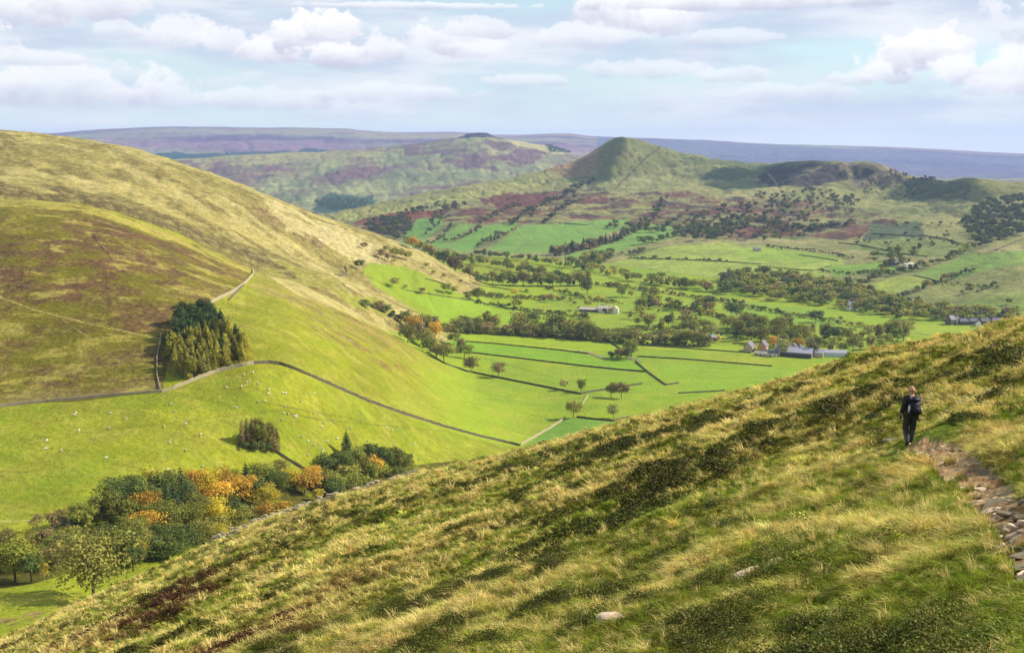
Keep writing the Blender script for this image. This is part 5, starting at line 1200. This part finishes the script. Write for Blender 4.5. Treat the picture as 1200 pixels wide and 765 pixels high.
def scatter(name, pts, rot, scl, idx_, tint, label, cat):
    me = bpy.data.meshes.new(name); me.vertices.add(len(pts)); me.vertices.foreach_set('co', np.asarray(pts, np.float32).ravel())
    for an, ty, arr, fld in (('rot', 'FLOAT_VECTOR', rot, 'vector'), ('scl', 'FLOAT_VECTOR', scl, 'vector'), ('idx', 'INT', idx_, 'value'), ('tint', 'FLOAT_COLOR', np.hstack([tint, np.ones((len(tint), 1))]), 'color')):
        a = me.attributes.new(an, ty, 'POINT'); a.data.foreach_set(fld, np.asarray(arr, np.int32 if ty == 'INT' else np.float32).ravel())
    o = obj(name, me); ng = bpy.data.node_groups.new(name, 'GeometryNodeTree')
    ng.interface.new_socket('Geometry', in_out='INPUT', socket_type='NodeSocketGeometry'); ng.interface.new_socket('Geometry', in_out='OUTPUT', socket_type='NodeSocketGeometry')
    n = NT(ng); gi = n.n('NodeGroupInput'); go = n.n('NodeGroupOutput'); ip = n.n('GeometryNodeInstanceOnPoints'); ci_ = n.n('GeometryNodeCollectionInfo')
    ci_.inputs['Collection'].default_value = protos; ci_.inputs['Separate Children'].default_value = True; ci_.inputs['Reset Children'].default_value = True; ip.inputs['Pick Instance'].default_value = True
    def na(an, dt):
        q = n.n('GeometryNodeInputNamedAttribute', data_type=dt); q.inputs['Name'].default_value = an; return q.outputs['Attribute']
    n.l(gi.outputs[0], ip.inputs['Points']); n.l(ci_.outputs[0], ip.inputs['Instance']); n.l(na('idx', 'INT'), ip.inputs['Instance Index'])
    n.l(na('rot', 'FLOAT_VECTOR'), ip.inputs['Rotation']); n.l(na('scl', 'FLOAT_VECTOR'), ip.inputs['Scale']); n.l(ip.outputs[0], go.inputs[0])
    md = o.modifiers.new('grow', 'NODES'); md.node_group = ng
    return tag(o, label, cat, kind='stuff')
def sample(v0, v1, n, u0=-.56, u1=.56):
    u = R.uniform(u0, u1, n); v = R.uniform(v0, v1, n); k = np.floor(v).astype(int); k = np.clip(k, 0, K - 2); f = v - k
    ii = np.clip(((u - UG[0]) / (UG[1] - UG[0])).astype(int), 0, NU - 1); w = WL[k, ii] * (1 - f) + WL[k + 1, ii] * f; Y = 1 / w
    return u * Y, Y
xs, ys = [], []
for v0, v1, n in ((.7, 2, 16000), (2, 3, 46000), (3, 4, 78000), (4, 4.35, 9000)):
    a, b = sample(v0, v1, n); xs.append(a); ys.append(b)
X = np.concatenate(xs); Y = np.concatenate(ys)
inpath = np.zeros(len(X), bool)
eu_ = .0055 * fbm(X, Y, 1.2, 4, 51, .6); ew_ = 1 + .022 * fbm(X, Y, 1.8, 4, 52, .6)
for e in (-.005, 0, .003): inpath |= inside(pu, pw, X / Y + e + eu_, ew_ / Y) | inside(pu, pw, X / Y + eu_, ew_ / Y * (1 + e * 3))
wisps = fbm(X, Y, .7, 2, 91) > .62; inpath &= ~wisps
X, Y = X[~inpath], Y[~inpath]
Z, vv = land(X, Y)
tan, dark, br, gg = fore_masks(X, Y)
col = fore_col(X, Y)
is_sh = (dark + R.normal(0, .16, len(X)) > R.uniform(.3, .75, len(X))) & (tan < .8)
far = Y > 30
idx_ = np.where(is_sh, np.where(far, 9, 6), np.where(far, 3, 0)) + R.integers(0, 3, len(X))
size = np.where(is_sh, .36, .25) * np.clip(Y / 12, .9, 99) ** .40 * R.uniform(.6, 1.35, len(X))
size *= np.where(is_sh, 1, .8 + .5 * tan)
# keep growth low around the walker and along the path
wx, wy, wz = hit1(1065, 521.5, 0, 4)
dw = np.hypot(X - wx, (Y - wy) * .6); size *= np.where(dw < 1.6, .45, 1)
flat = np.where(is_sh, .9, R.uniform(.6, 1.0, len(X)))
# growth bends with the slope
rot = np.stack([R.normal(-.22, .16, len(X)), R.normal(-.25, .16, len(X)), np.where(is_sh, R.uniform(0, 6.28, len(X)), R.normal(.15, .9, len(X)))], 1)
scl = np.stack([size * np.where(is_sh, 1.25, 1.0), size * np.where(is_sh, 1.1, 1.0), size * flat], 1)
tall = (R.uniform(size=len(X)) < .045) & ~is_sh; scl[tall] *= [.75, .75, 1.75]
jit = R.normal(1, .13, (len(X), 1)) * (1 + R.normal(0, .04, (len(X), 3)))
c2 = col * jit; strawy = (R.uniform(size=len(X)) < .10 + .22 * tan) & ~is_sh; c2[strawy | tall] = (222, 208, 152); 
tint = to_alb(np.clip(c2, 0, 255) * [1.04, 1.0, .85]) * np.where(is_sh, 1.45, 1.8)[:, None]
pts3 = np.stack([X, Y, Z], 1)
scatter('hillside_grass', pts3[~is_sh], rot[~is_sh], scl[~is_sh], idx_[~is_sh], tint[~is_sh], 'wind-blown tan and green tussock grass covering the near hillside', 'grass')
scatter('bilberry', pts3[is_sh], rot[is_sh], scl[is_sh], idx_[is_sh], tint[is_sh], 'dark green and brown bilberry and heather among the hillside grass', 'bilberry')

# ------------------------------------------------------------------ the walker
M_jacket = simple_mat('black_cloth', (.02, .021, .026), .8, .3, 6); M_trou = simple_mat('dark_trousers', (.028, .030, .026), .9, .25, 6)
M_gait = simple_mat('grey_gaiters', (.075, .08, .09), .85, .2, 8); M_boot = simple_mat('boot_leather', (.06, .038, .024), .7, .2, 8)
M_skin = simple_mat('skin', (.52, .25, .19), .55, .08, 8); M_hair = simple_mat('cropped_hair', (.30, .17, .13), .9, .1, 20)
M_pack = simple_mat('pack_cloth', (.012, .014, .026), .7, .25, 6); M_strap = simple_mat('pack_strap', (.05, .052, .055), .7, .1, 6); M_bottle = simple_mat('bottle', (.45, .46, .45), .35, .1, 3)
def skin_obj(name, pts, edges, radii, mats, root=0, sub=2, parent=None, zmat=None):
    """a continuous surface grown over a skeleton"""
    me = bpy.data.meshes.new(name); me.from_pydata(pts, edges, []); o = bpy.data.objects.new(name, me); COL.objects.link(o)
    md = o.modifiers.new('s', 'SKIN'); md.use_smooth_shade = True; sb_ = o.modifiers.new('d', 'SUBSURF'); sb_.levels = sub; sb_.render_levels = sub
    for i, r_ in enumerate(radii):
        q = me.skin_vertices[0].data[i]; q.radius = (r_, r_) if isinstance(r_, (int, float)) else r_; q.use_root = (i == root)
    dg = bpy.context.evaluated_depsgraph_get(); dg.update(); ev = o.evaluated_get(dg); m2 = bpy.data.meshes.new_from_object(ev); m2.name = name
    bpy.data.objects.remove(o); m2.materials.clear()
    for m in mats: m2.materials.append(m)
    for p in m2.polygons:
        p.use_smooth = True
        if zmat: p.material_index = zmat(p.center)
    return obj(name, m2, parent)
pe = empty('person', (wx, wy, wz + .02), math.radians(6))
tag(pe, 'bald walker in black jacket and dark trousers with a black backpack, walking away', 'person')
SCP = 72 * wy / FPX / 1.76; pe.scale = (SCP,) * 3
# x right, y forward (away), z up; 1.76 m
SK = {'pel': (0, 0, .96), 'wst': (0, -.01, 1.10), 'chs': (0, -.01, 1.30), 'shc': (0, -.0, 1.43), 'nk': (0, .015, 1.50), 'hd0': (0, .03, 1.565), 'hd1': (0, .035, 1.66), 'hd2': (0, .03, 1.715),
      'hl': (-.09, 0, .93), 'kl': (-.105, .07, .52), 'al': (-.11, -.10, .13), 'hr': (.09, 0, .93), 'kr': (.10, .02, .50), 'ar': (.105, .13, .10),
      'sl': (-.185, -.0, 1.42), 'el': (-.265, -.05, 1.16), 'wl': (-.285, .05, .92), 'sr': (.185, 0, 1.42), 'er': (.25, .03, 1.16), 'wr': (.235, .20, 1.03),
      'fl1': (-.115, -.16, .07), 'fl2': (-.12, -.03, .035), 'fr1': (.11, .09, .045), 'fr2': (.12, .24, .04)}
nm_ = list(SK); ix_ = {n: i for i, n in enumerate(nm_)}
E = [('pel', 'wst'), ('wst', 'chs'), ('chs', 'shc'), ('shc', 'nk'), ('nk', 'hd0'), ('hd0', 'hd1'), ('hd1', 'hd2'), ('pel', 'hl'), ('hl', 'kl'), ('kl', 'al'), ('pel', 'hr'), ('hr', 'kr'), ('kr', 'ar'), ('shc', 'sl'), ('sl', 'el'), ('el', 'wl'), ('shc', 'sr'), ('sr', 'er'), ('er', 'wr')]
RD = {'pel': (.15, .11), 'wst': (.145, .105), 'chs': (.17, .12), 'shc': (.13, .09), 'nk': .052, 'hd0': (.062, .075), 'hd1': (.078, .092), 'hd2': (.055, .065), 'hl': .09, 'kl': .06, 'al': .04, 'hr': .09, 'kr': .06, 'ar': .04, 'sl': .07, 'el': .05, 'wl': .032, 'sr': .07, 'er': .05, 'wr': .032}
use = [n for n in nm_ if n in RD]; ui = {n: i for i, n in enumerate(use)}
skin_obj('body', [SK[n] for n in use], [(ui[a], ui[b]) for a, b in E], [RD[n] for n in use], [M_skin], 0, 2, pe)
def sub_skin(name, keys, edges, rad, mats, root=0, zm=None): 
    return skin_obj(name, keys, edges, rad, mats, root, 2, pe, zm)
g = lambda n, dx=0, dy=0, dz=0: (SK[n][0] + dx, SK[n][1] + dy, SK[n][2] + dz)
sub_skin('jacket', [g('pel', 0, 0, -.06), g('wst'), g('chs'), g('shc'), g('nk', 0, -.01, -.01), g('sl'), g('el'), g('wl', 0, -.01, .03), g('sr'), g('er'), g('wr', 0, -.02, .01)], [(0, 1), (1, 2), (2, 3), (3, 4), (3, 5), (5, 6), (6, 7), (3, 8), (8, 9), (9, 10)],
         [(.185, .145), (.178, .135), (.195, .145), (.15, .11), (.07, .07), .092, .07, .05, .092, .07, .05], [M_jacket])
sub_skin('trousers', [g('pel', 0, 0, -.03), g('hl'), g('kl'), g('al', 0, .02, .16), g('hr'), g('kr'), g('ar', 0, -.03, .16)], [(0, 1), (1, 2), (2, 3), (0, 4), (4, 5), (5, 6)],
         [(.18, .14), .125, .10, .070, .125, .10, .070], [M_trou])
for s, k, a in (('l', 'kl', 'al'), ('r', 'kr', 'ar')):
    K0, A0_ = Vector(SK[k]), Vector(SK[a])
    sub_skin('gaiter', [tuple(K0.lerp(A0_, -.08)), tuple(K0.lerp(A0_, .55)), tuple(K0.lerp(A0_, .99))], [(0, 1), (1, 2)], [.098, .092, .066], [M_gait])
for s, a, f1, f2 in (('l', 'al', 'fl1', 'fl2'), ('r', 'ar', 'fr1', 'fr2')):
    A0_ = Vector(SK[a]); sub_skin('boot', [tuple(A0_ + Vector((0, -.0, .06))), SK[f1], SK[f2]], [(0, 1), (1, 2)], [.055, (.052, .048), (.05, .036)], [M_boot], 1)
for sd_, wn, dr in (('l', 'wl', Vector((-.02, .08, -.95))), ('r', 'wr', Vector((-.03, .85, -.5)))):
    dr.normalize(); w0 = Vector(SK[wn]); side = Vector((1, 0, 0)) if sd_ == 'l' else Vector((-1, 0, 0)); fw = dr.cross(side).normalized()
    palm = w0 + dr * .05; pts_ = [tuple(w0 - dr * .01), tuple(palm), tuple(w0 + dr * .085)]; eds = [(0, 1), (1, 2)]; rd = [(.026, .026), (.022, .036), (.018, .036)]
    for q, L in zip((-1.5, -.5, .5, 1.5), (.062, .075, .08, .07)):
        b0 = w0 + dr * .09 + fw * q * .018; m0 = b0 + dr * L * .5 + side * .008; t0 = b0 + dr * L * .9 + side * .03; i = len(pts_)
        pts_ += [tuple(b0), tuple(m0), tuple(t0)]; eds += [(2, i), (i, i + 1), (i + 1, i + 2)]; rd += [.0095, .0088, .0075]
    b0 = w0 + dr * .035 + fw * .034; i = len(pts_); pts_ += [tuple(b0), tuple(b0 + dr * .035 + fw * .018 + side * .01), tuple(b0 + dr * .065 + fw * .016 + side * .02)]; eds += [(1, i), (i, i + 1), (i + 1, i + 2)]; rd += [.012, .011, .009]
    sub_skin('hand', pts_, eds, rd, [M_jacket], 1)
import bmesh
def ellipsoid(name, c, r_, mat, parent, sub=3, fn=None):
    bm = bmesh.new(); bmesh.ops.create_icosphere(bm, subdivisions=sub, radius=1)
    for v in bm.verts:
        p = Vector(v.co)
        if fn: p = fn(p)
        v.co = Vector((p.x * r_[0] + c[0], p.y * r_[1] + c[1], p.z * r_[2] + c[2]))
    me = bpy.data.meshes.new(name); bm.to_mesh(me); bm.free(); me.materials.append(mat)
    for p in me.polygons: p.use_smooth = True
    return obj(name, me, parent)
def headfn(p):
    q = Vector(p)
    if p.z < 0: q.x *= 1 + .22 * p.z; q.y = q.y * (1 + .12 * p.z) + .12 * -p.z
    if p.y > .5 and -.25 < p.z < .15 and abs(p.x) < .25: q.y += .16 * (1 - abs(p.x) / .25)       # nose
    return q
hd = ellipsoid('head', (0, .035, 1.655), (.078, .099, .118), M_skin, pe, 4, headfn)
ellipsoid('hair', (0, .022, 1.652), (.0815, .095, .085), M_hair, hd, 3, lambda p: Vector((p.x, min(p.y, .35), min(p.z, .25))))
for s in (-1, 1):
    ellipsoid('ear', (s * .082, .03, 1.645), (.013, .022, .034), M_skin, hd, 2)
    ellipsoid('eye', (s * .03, .118, 1.665), (.012, .010, .009), M_hair, hd, 2)
ellipsoid('mouth', (0, .128, 1.600), (.022, .008, .006), M_hair, hd, 2)
# backpack: rounded sack with lid, pockets, straps and a bottle
def rbox(name, c, s, mat, parent, bev=.04):
    bm = bmesh.new(); bmesh.ops.create_cube(bm, size=1)
    for v in bm.verts: v.co = Vector((v.co.x * s[0], v.co.y * s[1] * (1.15 if v.co.z < 0 else .8), v.co.z * s[2]))
    bmesh.ops.bevel(bm, geom=bm.edges[:], offset=bev, segments=3, affect='EDGES')
    for v in bm.verts: v.co += Vector(c) + Vector((math.sin(v.co.z * 40), math.cos(v.co.x * 35), math.sin(v.co.x * 30))) * .003
    me = bpy.data.meshes.new(name); bm.to_mesh(me); bm.free(); me.materials.append(mat)
    for p in me.polygons: p.use_smooth = True
    return obj(name, me, parent)
bk = empty('backpack', (wx, wy, wz + .02), math.radians(6)); bk.scale = (SCP,) * 3; tag(bk, 'black rucksack with side bottle on the walker\'s back', 'backpack')
sack = rbox('sack', (.01, -.235, 1.20), (.30, .20, .46), M_pack, bk, .07)
rbox('lid', (.01, -.235, 1.435), (.27, .18, .10), M_pack, bk, .04)
rbox('pocket', (.01, -.345, 1.13), (.22, .06, .24), M_pack, bk, .025)
for s in (-1, 1): rbox('side_pocket', (.01 + s * .165, -.22, 1.06), (.06, .13, .16), M_strap, bk, .02)
v, f = tube([(-.165, -.22, 1.07), (-.165, -.22, 1.20), (-.165, -.22, 1.235), (-.165, -.22, 1.24), (-.165, -.22, 1.27)], [.035, .035, .03, .018, .018], 12); obj('bottle', np_mesh('bottle', v, f, [M_bottle], smooth=True), bk)
for s in (-1, 1):
    pth = [Vector((.01 + s * .08, -.135, 1.42)), Vector((s * .11, -.06, 1.515)), Vector((s * .125, .06, 1.47)), Vector((s * .13, .145, 1.33)), Vector((s * .15, .12, 1.15)), Vector((s * .17, -.04, 1.05))]
    V_, F_ = [], []
    for i, p in enumerate(pth):
        V_ += [tuple(p + Vector((-.028, 0, 0))), tuple(p + Vector((.028, 0, 0))), tuple(p + Vector((.028, .0, .014))), tuple(p + Vector((-.028, .0, .014)))]
        if i:
            for k in range(4): F_.append(((i - 1) * 4 + k, (i - 1) * 4 + (k + 1) % 4, i * 4 + (k + 1) % 4, i * 4 + k))
    obj('shoulder_strap', np_mesh('shoulder_strap', V_, F_, [M_strap]), bk)
for x0 in (-.05, .07):
    rbox('buckle_strap', (x0, -.375, 1.2), (.018, .012, .34), M_strap, bk, .004)

# ------------------------------------------------------------------ clouds overhead, outside the picture, that put parts of the far hills in shade
M_cloud = simple_mat('cloud_white', (.8, .8, .8), 1, .05, .01)
def cloud(px, py, vr, rx, ry, label, rot=0.0):
    x, y, z = hit1(px, py, *vr); k = (1500 - z) / sd.z; c = Vector((x, y, z)) + sd * k; parts = []
    r = np.random.default_rng(int(px)); bm = bmesh.new(); bmesh.ops.create_icosphere(bm, subdivisions=3, radius=1)
    V0_ = np.array([v.co[:] for v in bm.verts]); F0_ = np.array([[v.index for v in f.verts] for f in bm.faces]); bm.free()
    for i in range(26):
        a = r.uniform(0, 6.28); q = math.sqrt(r.uniform()) * .8; s = r.uniform(.22, .42)
        V = V0_ * (1 + .12 * np.sin(V0_[:, [1]] * 7 + i) * np.cos(V0_[:, [0]] * 6)) * [rx * s, ry * s, min(rx, ry) * .35 * s]
        ox, oy = math.cos(a) * q * rx, math.sin(a) * q * ry
        V = V + [ox, oy, r.uniform(-.1, .15) * min(rx, ry)]
        parts.append((V, F0_))
    V, F = merge(parts); ca, sa = math.cos(rot), math.sin(rot); V = np.stack([V[:, 0] * ca - V[:, 1] * sa, V[:, 0] * sa + V[:, 1] * ca, V[:, 2]], 1) + list(c)
    tag(obj('cloud', np_mesh('cloud', V, F, [M_cloud], smooth=True)), label, 'cloud', kind='stuff')
cloud(703, 190, (16.5, 19), 60, 300, 'small unseen white cloud placed to shade the slope left of the pointed summit', .1)
cloud(893, 206, (16.5, 19), 140, 190, 'unseen white cloud placed to shade the face of the crag')
cloud(1096, 228, (16.5, 19), 80, 220, 'small unseen white cloud placed to shade the hollow right of the crag')
